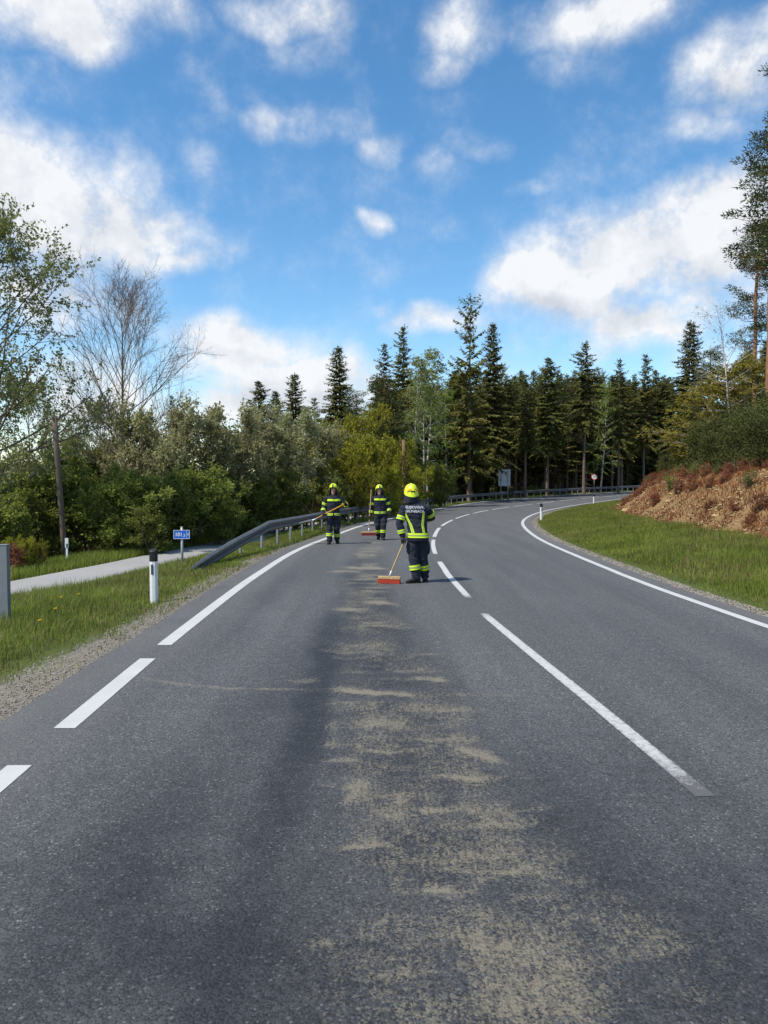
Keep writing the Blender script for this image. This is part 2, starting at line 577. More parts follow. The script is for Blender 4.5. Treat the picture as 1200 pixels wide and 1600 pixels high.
def cloth_mat(name, col, scale=38.0, bmp=0.25):
    m, N, b, o = new_mat(name)
    v = obj_vec(N)
    a = N.noise(v, 5.0, 5.0, 0.65); c = N.noise(v, scale * 8, 2.0)
    dk = tuple(x * 0.7 for x in col); lt = tuple(x * 1.5 + 0.003 for x in col)
    N.put(b.inputs['Base Color'], N.mix(a.outputs['Fac'], dk, lt))
    b.inputs['Roughness'].default_value = 0.8
    b.inputs['Specular IOR Level'].default_value = 0.3
    b.inputs['Sheen Weight'].default_value = 0.04
    bump(N, b, N.math('ADD', a.outputs['Fac'], N.math('MULTIPLY', c.outputs['Fac'], 0.25)), bmp, 0.02)
    return m


MAT = {}
MAT['asphalt'] = asphalt_mat()
MAT['paint'] = paint_mat()
MAT['ground'] = ground_mat()
MAT['path'] = path_mat()
MAT['steel'] = steel_mat()
MAT['railsteel'] = plain('shaded_rail_steel', (0.135, 0.135, 0.14), 0.5, metal=0.2, vary=0.45, scale=3.5)  # shade of the road-facing side is put into this darker steel colour
MAT['poststeel'] = plain('grey_post_steel', (0.20, 0.215, 0.235), 0.55, metal=0.2, vary=0.25, scale=4)  # darker, bluish grey steel for the channel post
MAT['navy'] = cloth_mat('navy_cloth', (0.011, 0.014, 0.027))
MAT['navy2'] = cloth_mat('navy_trouser_cloth', (0.014, 0.018, 0.030))
MAT['black'] = plain('black_rubber', (0.012, 0.012, 0.013), 0.55, vary=0.3)
MAT['glove'] = cloth_mat('glove_leather', (0.018, 0.016, 0.018))
MAT['hivis'] = plain('fluorescent_yellow_fabric', (0.62, 0.86, 0.02), 0.6, vary=0.07, scale=30)
MAT['silver'] = plain('silver_reflective_tape', (0.30, 0.34, 0.16), 0.4, vary=0.1, scale=40)
MAT['helmet'] = plain('fluorescent_yellow_helmet', (0.68, 0.84, 0.02), 0.28, vary=0.04, scale=6, spec=0.5)
MAT['redtape'] = plain('red_reflective_tape', (0.75, 0.14, 0.02), 0.35, vary=0.1)
MAT['lettering'] = plain('grey_reflective_lettering', (0.42, 0.44, 0.48), 0.5, vary=0.12, scale=40)
MAT['skin'] = plain('skin', (0.46, 0.25, 0.175), 0.55, vary=0.1, scale=14)
MAT['lips'] = plain('lips', (0.36, 0.13, 0.10), 0.5)
MAT['eye'] = plain('eye', (0.03, 0.025, 0.02), 0.2)
MAT['eyewhite'] = plain('eye_white', (0.7, 0.68, 0.66), 0.3)
MAT['wood'] = bark('broom_wood', (0.40, 0.26, 0.13), (0.58, 0.41, 0.22), 0.1, 20)
MAT['orangewood'] = bark('shovel_handle_wood', (0.52, 0.24, 0.03), (0.66, 0.34, 0.06), 0.1, 20)
MAT['bristle'] = plain('red_bristle', (0.42, 0.045, 0.022), 0.7, vary=0.4, scale=40)
MAT['darkbristle'] = plain('dark_red_bristle', (0.20, 0.02, 0.018), 0.7, vary=0.4, scale=40)
MAT['bladesteel'] = plain('shovel_steel', (0.62, 0.63, 0.64), 0.35, metal=0.5, vary=0.15)
MAT['whiteplastic'] = plain('white_plastic', (0.74, 0.75, 0.75), 0.45, vary=0.06, scale=5)
MAT['greyreflect'] = plain('dark_reflector', (0.045, 0.05, 0.065), 0.25, vary=0.2)
MAT['signblue'] = plain('sign_blue', (0.010, 0.135, 0.60), 0.35, vary=0.06)
MAT['signwhite'] = plain('sign_white', (0.78, 0.80, 0.82), 0.4, vary=0.04)
MAT['signred'] = plain('sign_red', (0.55, 0.015, 0.02), 0.35, vary=0.05)
MAT['signback'] = plain('sign_back_aluminium', (0.40, 0.43, 0.45), 0.45, metal=0.3, vary=0.1, scale=3)
MAT['pole'] = bark('weathered_pole_wood', (0.075, 0.058, 0.044), (0.17, 0.135, 0.10), 0.06, 14)
MAT['pole2'] = bark('brown_pole_wood', (0.13, 0.075, 0.040), (0.24, 0.15, 0.085), 0.06, 14)
MAT['bark'] = bark('spruce_bark', (0.085, 0.060, 0.048), (0.25, 0.195, 0.155), 0.3, 8)
MAT['pinebark'] = bark('pine_bark', (0.20, 0.095, 0.05), (0.36, 0.19, 0.10), 0.3, 6, low=(0.12, 0.085, 0.062))
MAT['greybark'] = bark('grey_bark', (0.085, 0.07, 0.052), (0.21, 0.175, 0.13), 0.4, 9)
MAT['birch'] = birch_bark('birch_bark')
MAT['twig'] = bark('bare_twig_bark', (0.11, 0.085, 0.07), (0.26, 0.20, 0.155), 0.4, 9)
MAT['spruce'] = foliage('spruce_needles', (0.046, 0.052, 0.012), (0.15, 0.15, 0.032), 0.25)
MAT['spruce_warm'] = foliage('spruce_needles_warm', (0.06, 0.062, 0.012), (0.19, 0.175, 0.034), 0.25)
MAT['pine'] = foliage('pine_needles', (0.034, 0.05, 0.018), (0.105, 0.118, 0.036), 0.2)
MAT['youngpine'] = foliage('young_pine_needles', (0.036, 0.05, 0.014), (0.125, 0.128, 0.032), 0.2)
MAT['birchleaf'] = foliage('birch_leaf', (0.13, 0.2, 0.018), (0.28, 0.36, 0.04), 0.45)
MAT['paleleaf'] = foliage('pale_birch_leaf', (0.14, 0.17, 0.04), (0.3, 0.33, 0.1), 0.42)
MAT['treeleaf'] = foliage('tree_leaf', (0.11, 0.14, 0.035), (0.3, 0.31, 0.11), 0.45)
MAT['greyleaf'] = foliage('grey_green_leaf', (0.19, 0.195, 0.075), (0.46, 0.44, 0.23), 0.45)
MAT['greenleaf'] = foliage('green_leaf', (0.115, 0.155, 0.024), (0.31, 0.33, 0.065), 0.45)
MAT['yellowleaf'] = foliage('yellow_green_leaf', (0.17, 0.185, 0.014), (0.36, 0.345, 0.03), 0.45)
MAT['goldleaf'] = foliage('golden_leaf', (0.17, 0.15, 0.018), (0.36, 0.31, 0.045), 0.45)
MAT['redleaf'] = foliage('red_leaf', (0.09, 0.014, 0.012), (0.22, 0.055, 0.035), 0.25)
MAT['rustleaf'] = foliage('rust_brown_leaf', (0.11, 0.03, 0.012), (0.32, 0.115, 0.042), 0.25)
MAT['dryleaf'] = foliage('dry_straw', (0.13, 0.1, 0.045), (0.33, 0.26, 0.13), 0.25)
MAT['grass'] = foliage('grass_blade', (0.1, 0.155, 0.018), (0.34, 0.38, 0.075), 0.45)
MAT['rock'] = plain('yellow_rock', (0.36, 0.255, 0.13), 0.9, vary=0.45, scale=9, spec=0.15)
MAT['grit'] = plain('grey_grit', (0.235, 0.212, 0.18), 0.9, vary=0.5, scale=25, spec=0.15)
MAT['petal'] = plain('yellow_petal', (0.75, 0.52, 0.01), 0.6)
# ------------------------------------------------------------------ the road's course, from the ground it lies on
_HY = np.array([-60, 0, 15, 20, 27.6, 35, 42, 50, 57, 63, 70, 77, 83, 100, 120, 160, 220, 400, 4000.])
_HH = np.array([0, 0, 0, -.01, -.14, -.215, -.275, -.34, -.395, -.43, -.44, -.40, -.35, -.2, 0, .3, .5, .5, .5])


def road_h(y):
    y = np.asarray(y, float)
    # smooth the table a little
    return (np.interp(y - 2, _HY, _HH) + 2 * np.interp(y, _HY, _HH) + np.interp(y + 2, _HY, _HH)) / 4


def ground_px(px, py, dh=0.0):
    """photo pixel of a point standing on the road's level (+dh) -> x, y, z"""
    y = 20.0
    for _ in range(60):
        y = 0.5 * y + 0.5 * (CAM_H - float(road_h(y)) - dh) * F_PX / (py - HOR)
    return (px - 600) * y / F_PX, y, float(road_h(y)) + dh


def at_px(px, y):
    return (px - 600) * y / F_PX


def z_px(py, y):
    return CAM_H - (py - HOR) * y / F_PX


def curve_from(pts, near):
    w = sorted(ground_px(px, py)[:2][::-1] for px, py in pts)
    ys = [near[0][1], near[1][1]] + [q[0] for q in w]; xs = [near[0][0], near[1][0]] + [q[1] for q in w]
    ys, xs = np.array(ys), np.array(xs)
    s = (xs[-1] - xs[-3]) / (ys[-1] - ys[-3])
    ys = np.append(ys, [ys[-1] + 30, ys[-1] + 120]); xs = np.append(xs, [xs[-1] + 30 * s * 1.25, xs[-1] + 120 * s * 1.6])
    yy = np.arange(-60, 300, 0.5)
    xx = np.interp(yy, ys, xs)
    for k in (9, 9, 15):
        pad = np.pad(xx, k // 2, mode='reflect', reflect_type='odd')
        xx = np.convolve(pad, np.ones(k) / k, 'valid')
    xx = np.where(yy > 16, xx, np.interp(yy, ys, xs) * .5 + xx * .5)
    return yy, xx


L_PTS = [(98, 1140), (254, 1008), (375, 915), (470, 855), (566, 820), (677, 796), (733, 786), (827, 777), (920, 771), (990, 767)]
C_PTS = [(1108, 1250), (935, 1105), (758, 965), (683, 880), (674, 850), (681, 832), (687, 822), (715, 808.5), (745, 800.5), (775, 795), (812, 790), (873, 782.8), (920, 778)]
R_PTS = [(1195, 979), (1027, 920), (920, 878), (855, 850), (827, 832), (816, 821), (815, 814), (827, 806), (850, 798), (901, 788.5), (967, 780), (990, 777)]
LY, LX = curve_from(L_PTS, [(-2.35, -60), (-2.45, 2)])
CY, CX = curve_from(C_PTS, [(3.2, -60), (2.35, 1)])
RY, RX = curve_from(R_PTS, [(9.0, -60), (6.0, 2)])


def left_x(y): return np.interp(y, LY, LX)
def centre_x(y): return np.interp(y, CY, CX)
def right_x(y): return np.interp(y, RY, RX)


def slope_at(fx, y):
    return (fx(np.asarray(y) + 1.5) - fx(np.asarray(y) - 1.5)) / 3.0


def fac_at(fx, y):
    return np.sqrt(1 + slope_at(fx, y) ** 2)


def edge_l(y): return left_x(y) - (0.46 + 0.14 * sstep(np.asarray(y, float), 12, 5)) * fac_at(left_x, y)
def edge_r(y): return right_x(y) + 0.40 * fac_at(right_x, y)


# bicycle path beside the road: offsets from the asphalt edge
def path_in(y): return np.interp(y, [-60, 2, 6, 10, 15, 20, 25, 40, 300], [20, 11.5, 7.8, 5.4, 3.65, 2.75, 2.4, 2.2, 2.2])
def path_out(y): return path_in(y) + np.interp(y, [0, 15, 30, 300], [2.1, 1.95, 2.0, 2.0])
def bank_foot(y): return np.interp(y, [-60, 10, 20, 32, 44, 60, 300], [6.2, 5.6, 5.2, 4.7, 4.2, 4.0, 4.0])


def left_ground(d, y, x):
    """ground height at perpendicular distance d beyond the left asphalt edge"""
    b = road_h(y)
    p0, p1 = path_in(y), path_out(y)
    z = b - 0.035 - 0.05 * sstep(d, 0.1, 0.8) - 0.22 * sstep(d, 0.8, np.maximum(p0 - 0.2, 1.2))
    e = np.maximum(d - p1 - 0.6, 0)
    wood = sstep(y, 48, 72)
    drop = (0.9 * sstep(e, 0, 6) + 1.6 * sstep(e, 4, 20) + 9 * sstep(e, 15, 90) + 30 * sstep(e, 80, 420)) * (1 - wood) + wood * (0.5 * sstep(e, 2, 12) + 1.2 * sstep(e, 10, 45) + 6 * sstep(e, 40, 200))
    z = z - drop
    z = z + 0.06 * (fbm(x * .8, y * .8, 3) - .5) * sstep(d, .8, 1.6) * (1 - sstep(d, p0 - .5, p0) * (1 - sstep(d, p1, p1 + .5)))
    far = sstep(np.hypot(x, y), 900, 2600)
    return z + far * (28 + 75 * fbm(x * .0011, y * .0011, 9))


def right_ground(d, y, x):
    b = road_h(y)
    f = bank_foot(y) + 0.7 * (fbm(y * .35, y * 0 + 3.3, 21) - .5)
    z = b - 0.03 + 0.02 * sstep(d, .3, 1) + 0.22 * sstep(d, 1.2, f)
    hb = 2.15 + 0.5 * (fbm(y * .2, y * 0 + 8, 22) - .5)
    wdt = 3.3
    t = np.clip((d - f) / wdt, 0, 1)
    rise = hb * (0.25 * t + 0.75 * t * t * (3 - 2 * t))
    on = sstep(d, f - .1, f + .5)
    rough = on * (1 - sstep(d, f + wdt + 1, f + wdt + 4))
    z = z + rise + rough * (0.34 * (fbm(x * 1.1, y * 1.1, 5) - .5) + 0.22 * (fbm(x * 3.2, y * 3.2, 6) - .5))
    e = np.maximum(d - f - wdt, 0)
    z = z + 0.16 * np.minimum(e, 16) + 1.2 * sstep(e, 14, 50) + 0.10 * (fbm(x * .6, y * .6, 7) - .5) * sstep(d, 1.5, 3)
    far = sstep(np.hypot(x, y), 900, 2600)
    return z + far * (28 + 75 * fbm(x * .0011, y * .0011, 9))


def perp_left(x, y): return (edge_l(y) - x) / fac_at(left_x, y)
def perp_right(x, y): return (x - edge_r(y)) / fac_at(right_x, y)


def ground_z(x, y):
    x = np.asarray(x, float); y = np.asarray(y, float)
    dl, dr = perp_left(x, y), perp_right(x, y)
    return np.where(dl > 0, left_ground(np.maximum(dl, 0), y, x), np.where(dr > 0, right_ground(np.maximum(dr, 0), y, x), road_h(y)))


def grid_faces(nr, nc):
    i = np.arange((nr - 1) * (nc - 1)); r, c = i // (nc - 1), i % (nc - 1)
    a = r * nc + c
    return np.stack([a, a + 1, a + nc + 1, a + nc], 1)


def build_ground():
    ys = np.concatenate([np.arange(-60, 4, 4.0), np.arange(4, 75, .3), np.arange(75, 140, .8), [142, 150, 160, 175, 200, 240, 300, 400, 600, 900, 1300, 1800, 2500, 3500, 5000]])
    dl = np.concatenate([[0, .06, .14, .25, .4, .6, .8], np.arange(1.0, 9, .3), np.arange(9, 20, .9), [22, 25, 30, 36, 44, 55, 70, 90, 120, 160, 220, 320, 500, 800, 1300, 2000, 3000, 4500]])[::-1]
    dr = np.concatenate([[0, .06, .14, .25, .4, .6, .8], np.arange(1.0, 4, .3), np.arange(4, 10.2, .16), np.arange(10.5, 20, .6), [21, 23, 26, 30, 36, 44, 55, 70, 90, 120, 160, 220, 320, 500, 800, 1300, 2000, 3000, 4500]])
    yc = np.minimum(ys, 140.0)
    fl, fr = np.minimum(fac_at(left_x, yc), 2.0), np.minimum(fac_at(right_x, yc), 2.0)
    el, er = edge_l(yc), edge_r(yc)
    Y = np.repeat(ys[:, None], len(dl) + len(dr), 1)
    Xl = el[:, None] - dl[None] * fl[:, None]
    Xr = er[:, None] + dr[None] * fr[:, None]
    X = np.concatenate([Xl, Xr], 1)
    D = np.concatenate([np.repeat(dl[None], len(ys), 0), np.repeat(dr[None], len(ys), 0)], 1)
    left = np.concatenate([np.ones((len(ys), len(dl)), bool), np.zeros((len(ys), len(dr)), bool)], 1)
    Yc = np.minimum(Y, 140.0)
    Z = np.where(left, left_ground(D, Yc, X), right_ground(D, Yc, X))
    far = sstep(np.hypot(X, Y), 900, 2600) * (Y > 140)
    Z = Z + far * (28 + 75 * fbm(X * .0011, Y * .0011, 9)) * 0.5
    # a strip under the road sheet
    Z[:, len(dl) - 1] -= 0.02; Z[:, len(dl)] -= 0.02
    nz = fbm(X * 1.4, Y * 1.4, 31)
    gl = 1 - sstep(D, 0.12 + .3 * nz, 0.45 + .5 * nz)
    near = sstep(Y, 11, 6)
    gl = np.where(left, np.maximum(gl, (1 - sstep(D, .55, .95)) * near), 1 - sstep(D, .10 + .18 * nz, .32 + .25 * nz))
    ft = bank_foot(Yc)
    soil = np.where(left, 0, sstep(D, ft - .25, ft + .3) * (1 - .8 * sstep(D, ft + 3.4, ft + 5.0)))
    rust = np.where(left, 0, fbm(X * .55, Y * .55, 41) * .9 + .5 * sstep(D, ft + 1.0, ft + 3.0) - .25)
    wood_l = sstep(Y, 44, 58) * sstep(D, 2.6, 4.0)
    bush_l = sstep(D, path_out(Yc) + .8, path_out(Yc) + 1.8) * .75
    forest = np.where(left, np.maximum(wood_l, bush_l), sstep(D, ft + 4.2, ft + 6))
    forest = forest * (1 - sstep(np.hypot(X, Y), 120, 250))
    me = mesh_np('ground', np.stack([X, Y, Z], -1).reshape(-1, 3), grid_faces(len(ys), X.shape[1]), [MAT['ground']], True,
                 vert_attr={'gravel': gl.ravel(), 'soil': soil.ravel(), 'rust': rust.ravel(), 'forest': forest.ravel()})
    link('ground', me, kind='structure', label='grassy verge, soil bank and woodland ground either side of the road', category='ground')


build_ground()


# ------------------------------------------------------------------ road surface with the swept sand
def sand_masks(X, Y):
    px = 600 + X * F_PX / np.maximum(Y, 1.0)
    py = HOR + (CAM_H - road_h(Y)) * F_PX / np.maximum(Y, 1.0)
    rnd = random.Random(5)
    cen = np.interp(Y, [1, 2.4, 3.0, 3.7, 5.3, 7.2, 9, 11.8, 16.7, 23, 30], [1.05, .80, .62, .42, .22, .08, -.1, -.27, -.48, -.42, -.3])
    hw = np.interp(Y, [1, 3.0, 3.7, 5.3, 7.2, 9, 11.8, 16.7, 23, 30], [.75, .72, .72, .70, .68, .60, .50, .46, .38, .3])
    u = (X - cen) / hw
    n1 = fbm(X * 2.2, Y * 1.6, 61); n2 = fbm(X * 7, Y * 1.3, 62); n3 = fbm(X * 1.2, Y * 5.0, 63)
    swath = np.exp(-np.abs(u) ** 3.0 * 0.9) * sstep(Y, 31, 22)
    sand = swath * (0.17 + 0.36 * (n1 - .48) + 0.40 * (n2 - .5) + 0.45 * (n3 - .5))
    # broom strokes: a film swept along the road that ends in a ridge across it
    for i in range(120):
        yc = 3.0 + 22 * rnd.random() ** 1.5
        c0 = float(np.interp(yc, [1, 3.0, 3.7, 5.3, 7.2, 9, 11.8, 16.7, 23, 30], [1.0, .62, .42, .22, .08, -.1, -.27, -.48, -.42, -.3]))
        h0 = float(np.interp(yc, [3, 7, 12, 23], [.72, .66, .5, .36]))
        xc = c0 + h0 * rnd.uniform(-.85, .85)
        w = rnd.uniform(.10, .30) * (1 + yc * .03)
        ln = rnd.uniform(.15, .5) * (1 + yc * .05)
        bow = rnd.uniform(-.5, .7)
        amp = rnd.uniform(.1, .5)
        m = (np.abs(X - xc) < w * 2.2) & (np.abs(Y - yc) < ln * 2 + .6)
        if not m.any(): continue
        xx, yy = X[m] - xc, Y[m] - yc
        front = yy - bow * xx * xx / w - .12 * (fbm(X[m] * 5, Y[m] * 2 + i, 70) - .5)
        lat = np.exp(-(xx / w) ** 4)
        film = lat * sstep(front, -0.02, .05) * np.exp(-np.maximum(front, 0) / ln) * (0.4 + .9 * (fbm(X[m] * 14, Y[m] * 1.5, 71 + i) - .3))
        ridge = lat * np.exp(-((front - .015) / (.012 + .004 * yc)) ** 2)
        sand[m] = np.maximum(sand[m], 0) + amp * (0.50 * film + 0.60 * ridge)
    # the larger ridges and patches seen in the photograph
    def patch(x0, x1, y, th, amp, tilt=0.0, soft=2.0):
        cxp, hwp = (x0 + x1) / 2, (x1 - x0) / 2
        q = ((px - cxp) / hwp)
        jit = 6 * (fbm(px * .03, py * .05, 81) - .5) * th * .25
        v = (py - (y + tilt * q + jit)) / th
        edge = np.where(v > 0, np.exp(-(np.abs(v) * 2.2) ** 2), np.exp(-np.abs(v) ** soft))
        return (1.35 if th < 9 else .72) * amp * np.exp(-np.abs(q) ** 4) * edge * (.45 + 1.1 * n2)
    for a in [(520, 645, 1086, 5, .75, 3), (648, 700, 1065, 4, .45, 1), (445, 500, 1067, 5, .35, 0), (538, 604, 888, 2.2, .7, 1), (508, 562, 894, 1.8, .5, 0), (572, 625, 945, 3.5, .5, 3),
              (520, 575, 955, 4, .3, 0), (505, 560, 1196, 5, .5, -2), (680, 765, 1223, 5, .5, 3), (712, 800, 1188, 7, .45, 14), (655, 730, 1278, 6, .45, 2), (530, 612, 1336, 7, .5, -4), (510, 740, 1110, 14, .3, 6),
              (552, 640, 1140, 18, .5, 0), (690, 740, 1135, 14, .35, 4), (535, 575, 1255, 22, .55, 0), (575, 640, 1285, 28, .5, 6), (508, 528, 1170, 26, .4, 0), (662, 712, 1404, 10, .65, 4), (545, 600, 1320, 20, .35, 0),
              (545, 580, 1230, 10, .35, 0), (700, 830, 1090, 3, .25, 2), (640, 860, 1023, 2.0, .22, -3), (700, 745, 1160, 10, .25, 0), (480, 520, 1495, 8, .3, 0), (555, 590, 868, 1.5, .4, 0), (570, 600, 858, 1.2, .4, 0), (545, 590, 906, 1.8, .45, 0), (560, 610, 925, 2, .35, 1)]:
        sand += patch(*a)
    # diagonal tail in the near corner
    tx = np.interp(py, [1390, 1420, 1480, 1550, 1600, 1700], [685, 715, 770, 835, 870, 930])
    tw = np.interp(py, [1390, 1480, 1600], [26, 75, 95])
    sand += .24 * np.exp(-((px - tx) / tw) ** 2) * sstep(py, 1385, 1420)
    sand += .15 * np.exp(-((px - 660) / 240) ** 4) * sstep(py, 1380, 1480) * (.3 + 1.3 * n1)
    sand += .16 * np.exp(-((px - 980) / 170) ** 2) * sstep(py, 1380, 1480) * (.2 + 1.2 * n1)
    # thin trail across the lane
    tl = np.interp(px, [140, 200, 260, 350, 450, 520], [1045, 1058, 1070, 1079, 1080, 1084])
    sand += (0.62 * np.exp(-((py - tl) / 1.9) ** 2)) * sstep(px, 145, 175) * sstep(px, 520, 420) * (.55 + .6 * n2) * ((px < 216) * .35 + (px >= 216) * 1.0)
    sand += .3 * np.exp(-((py - (tl + 3)) / 5) ** 2) * sstep(px, 180, 260) * sstep(px, 520, 330) * (n2 - .2)
    oil_vignette = 1.25 * np.exp(-((X + .62 - .05 * (Y - 7)* (Y < 7) * .2) / .33) ** 2) * sstep(Y, 17, 9) * (0.75 + .6 * (n1 - .5))
    oil_vignette = np.maximum(oil_vignette, swath * (.85 + .8 * (n3 - .5)) * sstep(Y, 26, 14))
    for tx_ in (-1.9, 3.0, 4.3):
        oil_vignette = np.maximum(oil_vignette, .20 * np.exp(-((X - tx_ - .5 * (centre_x(Y) - 1.5)) / .35) ** 2) * (.5 + n1))
    oil_vignette = np.maximum(oil_vignette, .55 * np.exp(-((X - .7) / .8) ** 2) * sstep(Y, 7.5, 4) * (0.5 + n1))
    oil_vignette = np.maximum(oil_vignette, .5 * np.exp(-((X + 1.0) / .6) ** 2) * sstep(Y, 13, 5) * (.6 + .8 * n1))
    oil_vignette = np.maximum(oil_vignette, .80 * sstep(Y, 8.5, 2.5) * (.55 + .9 * n1) * np.exp(-((X - 0.1) / 2.4) ** 4))  # worn near asphalt, with the lens vignette painted in as darker colour
    oil_vignette = np.maximum(oil_vignette, .9 * np.exp(-((X - .95 - .1 * (5 - Y)) / .5) ** 2) * sstep(Y, 6.5, 4.5) * (.4 + n1))
    dl, dr = X - edge_l(Y), edge_r(Y) - X
    dust = np.maximum(sstep(dl, 1.25, .2) * (.35 + .8 * (n1 - .2)), sstep(dr, .6, .1) * .8) + .35 * sstep(Y, 14, 30)
    dust = np.clip(dust, 0, 1) * (1 - .8 * swath)
    return np.clip(sand, 0, 1.3), np.clip(oil_vignette, 0, 1), dust


def build_road():
    ys = [-20.0, -8, -2, 0.6, 1.4, 1.9, 2.2]
    while ys[-1] < 45: ys.append(ys[-1] + max(.016, ys[-1] * .0058))
    while ys[-1] < 230: ys.append(ys[-1] + 1.0)
    ys = np.array(ys)
    mid = np.linspace(-2.95, 2.3, 165)
    nl, nr = 5, 16
    el, er = edge_l(ys), edge_r(ys)
    bend = left_x(ys) * .5 + right_x(ys) * .5
    shift = bend - bend[np.argmin(np.abs(ys - 10))]
    shift = np.where(ys < 26, 0, shift - np.interp(26, ys, shift))
    M = mid[None] + shift[:, None]
    lo = np.maximum(M[:, :1], el[:, None] + .15); hi = np.minimum(M[:, -1:], er[:, None] - .4)
    M = lo + (M - M[:, :1]) / (M[:, -1:] - M[:, :1]) * (hi - lo)
    A = el[:, None] + (lo - el[:, None]) * np.linspace(0, 1, nl, endpoint=False)[None]
    B = hi + (er[:, None] - hi) * np.linspace(0, 1, nr + 1)[None, 1:]
    X = np.concatenate([A, M, B], 1)
    Y = np.repeat(ys[:, None], X.shape[1], 1)
    # slightly crumbled asphalt edge
    X[:, 0] += .05 * (fbm(ys * 2.5, ys * 0, 90) - .5) * (np.abs(ys) < 60)
    X[:, -1] += .05 * (fbm(ys * 2.5, ys * 0 + 5, 91) - .5)
    Z = road_h(Y)
    s, oil_vignette, d = sand_masks(X, Y)
    nr_, nc = X.shape
    V = np.stack([X, Y, Z], -1).reshape(-1, 3)
    F = grid_faces(nr_, nc)
    # a thickness along both edges
    base = len(V)
    lowL = np.stack([X[:, 0] - .03, ys, Z[:, 0] - .09], -1); lowR = np.stack([X[:, -1] + .03, ys, Z[:, -1] - .09], -1)
    V = np.concatenate([V, lowL, lowR])
    i = np.arange(nr_ - 1)
    FL = np.stack([i * nc, (i + 1) * nc, base + i + 1, base + i], 1)
    FR = np.stack([i * nc + nc - 1, base + nr_ + i, base + nr_ + i + 1, (i + 1) * nc + nc - 1], 1)
    z2 = np.zeros(2 * nr_)
    me = mesh_np('road', V, np.concatenate([F, FL, FR]), [MAT['asphalt']], False,
                 vert_attr={'sand': np.concatenate([s.ravel(), z2]), 'oil_vignette': np.concatenate([oil_vignette.ravel(), z2]), 'dust': np.concatenate([d.ravel(), z2 + .5])})
    road = link('road', me, kind='structure', label='grey asphalt road bending behind the bank, with swept sand along one lane', category='road')

    def marking(fx, y0, y1, width, wear):
        n = max(4, int((y1 - y0) / .35))
        y = np.linspace(y0, y1, n)
        if y0 > 30: y = np.linspace(y0, y1, max(4, int((y1 - y0) / .8)))
        sl = slope_at(fx, y); ln = np.sqrt(1 + sl * sl)
        nx, ny = 1 / ln, -sl / ln
        ts = np.array([-.5, -.42, -.2, .2, .42, .5])
        Xm = fx(y)[:, None] + ts[None] * width * nx[:, None]
        Ym = y[:, None] + ts[None] * width * ny[:, None]
        Zm = road_h(Ym) + .004
        wv = wear + np.array([.30, .02, -.06, -.06, .02, .30])[None] + np.zeros_like(Xm)
        endw = .22 * np.exp(-(y - y0) / .12) + .22 * np.exp(-(y1 - y) / .12)
        if wear > .2: endw = endw + .35 * np.exp(-(y - y0) / .5)
        wv = wv + endw[:, None]
        me = mesh_np('road_marking', np.stack([Xm, Ym, Zm], -1).reshape(-1, 3), grid_faces(len(y), 6), [MAT['paint']], False, vert_attr={'wear': wv.ravel()})
        link('road_marking', me, parent=road)
    # border line beside the guardrail: short dashes, then one long line
    for a, b in [(1.2, 2.05), (2.85, 5.25), (6.04, 8.4)]:
        marking(left_x, a, b, .175, .02)
    marking(left_x, 9.08, 170, .175, .0)
    marking(right_x, -10, 165, .15, .10)
    # warning line in the middle: dashes of about six metres with short gaps
    for a, b in [(-2.6, 3.4), (4.73, 11.2), (12.6, 18.25), (20.0, 26.0)]:
        marking(centre_x, a, b, .13, .42 if b < 12 else .30)
    s_pos, y = 0.0, 27.5
    while y < 150:
        yy = y; acc = 0.0
        while acc < 6.0:
            acc += 0.1 * float(fac_at(centre_x, yy)); yy += 0.1
        marking(centre_x, y, yy, .145, .12)
        acc = 0.0
        while acc < 1.5:
            acc += 0.1 * float(fac_at(centre_x, yy)); yy += 0.1
        y = yy
    return road


build_road()


def build_path():
    ys = np.concatenate([np.arange(-5, 12, 1.0), np.arange(12, 60, .5), np.arange(60, 130, 1.0)])
    f = fac_at(left_x, ys)
    el = edge_l(ys)
    p0, p1 = path_in(ys) + .08 * (fbm(ys * .9, ys * 0, 14) - .5), path_out(ys) + .10 * (fbm(ys * .9, ys * 0 + 4, 15) - .5)
    ts = np.linspace(-.03, 1.03, 9)
    D = p0[:, None] + (p1 - p0)[:, None] * ts[None]
    X = el[:, None] - D * f[:, None]
    Y = np.repeat(ys[:, None], 9, 1)
    Z = left_ground(D, Y, X) + .03 + .02 * np.sin(np.linspace(0, math.pi, 9))[None]
    Z[:, 0] -= .05; Z[:, -1] -= .05
    me = mesh_np('path', np.stack([X, Y, Z], -1).reshape(-1, 3), grid_faces(len(ys), 9)[:, ::-1], [MAT['path']], True)
    link('path', me, kind='structure', label='pale asphalt cycle path running behind the guardrail', category='path')


build_path()
# ------------------------------------------------------------------ guardrail
def rail_off(y):
    return np.interp(y, [15.5, 22.3, 24, 300], [1.35, .72, .66, .66])


def rail_point(y):
    y = float(y)
    f = float(fac_at(left_x, y))
    d = float(rail_off(y))
    s = float(slope_at(left_x, y)); ln = math.sqrt(1 + s * s)
    # step along the true normal so that the rail keeps its distance in the bend
    x0 = float(left_x(y)) - 0.46 / ln * 1.0 - d / ln
    y0 = y + (0.46 + d) * s / ln
    return x0, y0


RAIL_PROFILE = [(0, -.155), (.02, -.15), (.072, -.105), (.08, -.078), (.072, -.05), (.012, -.018), (.012, .018), (.072, .05), (.08, .078), (.072, .105), (.02, .15), (0, .155)]


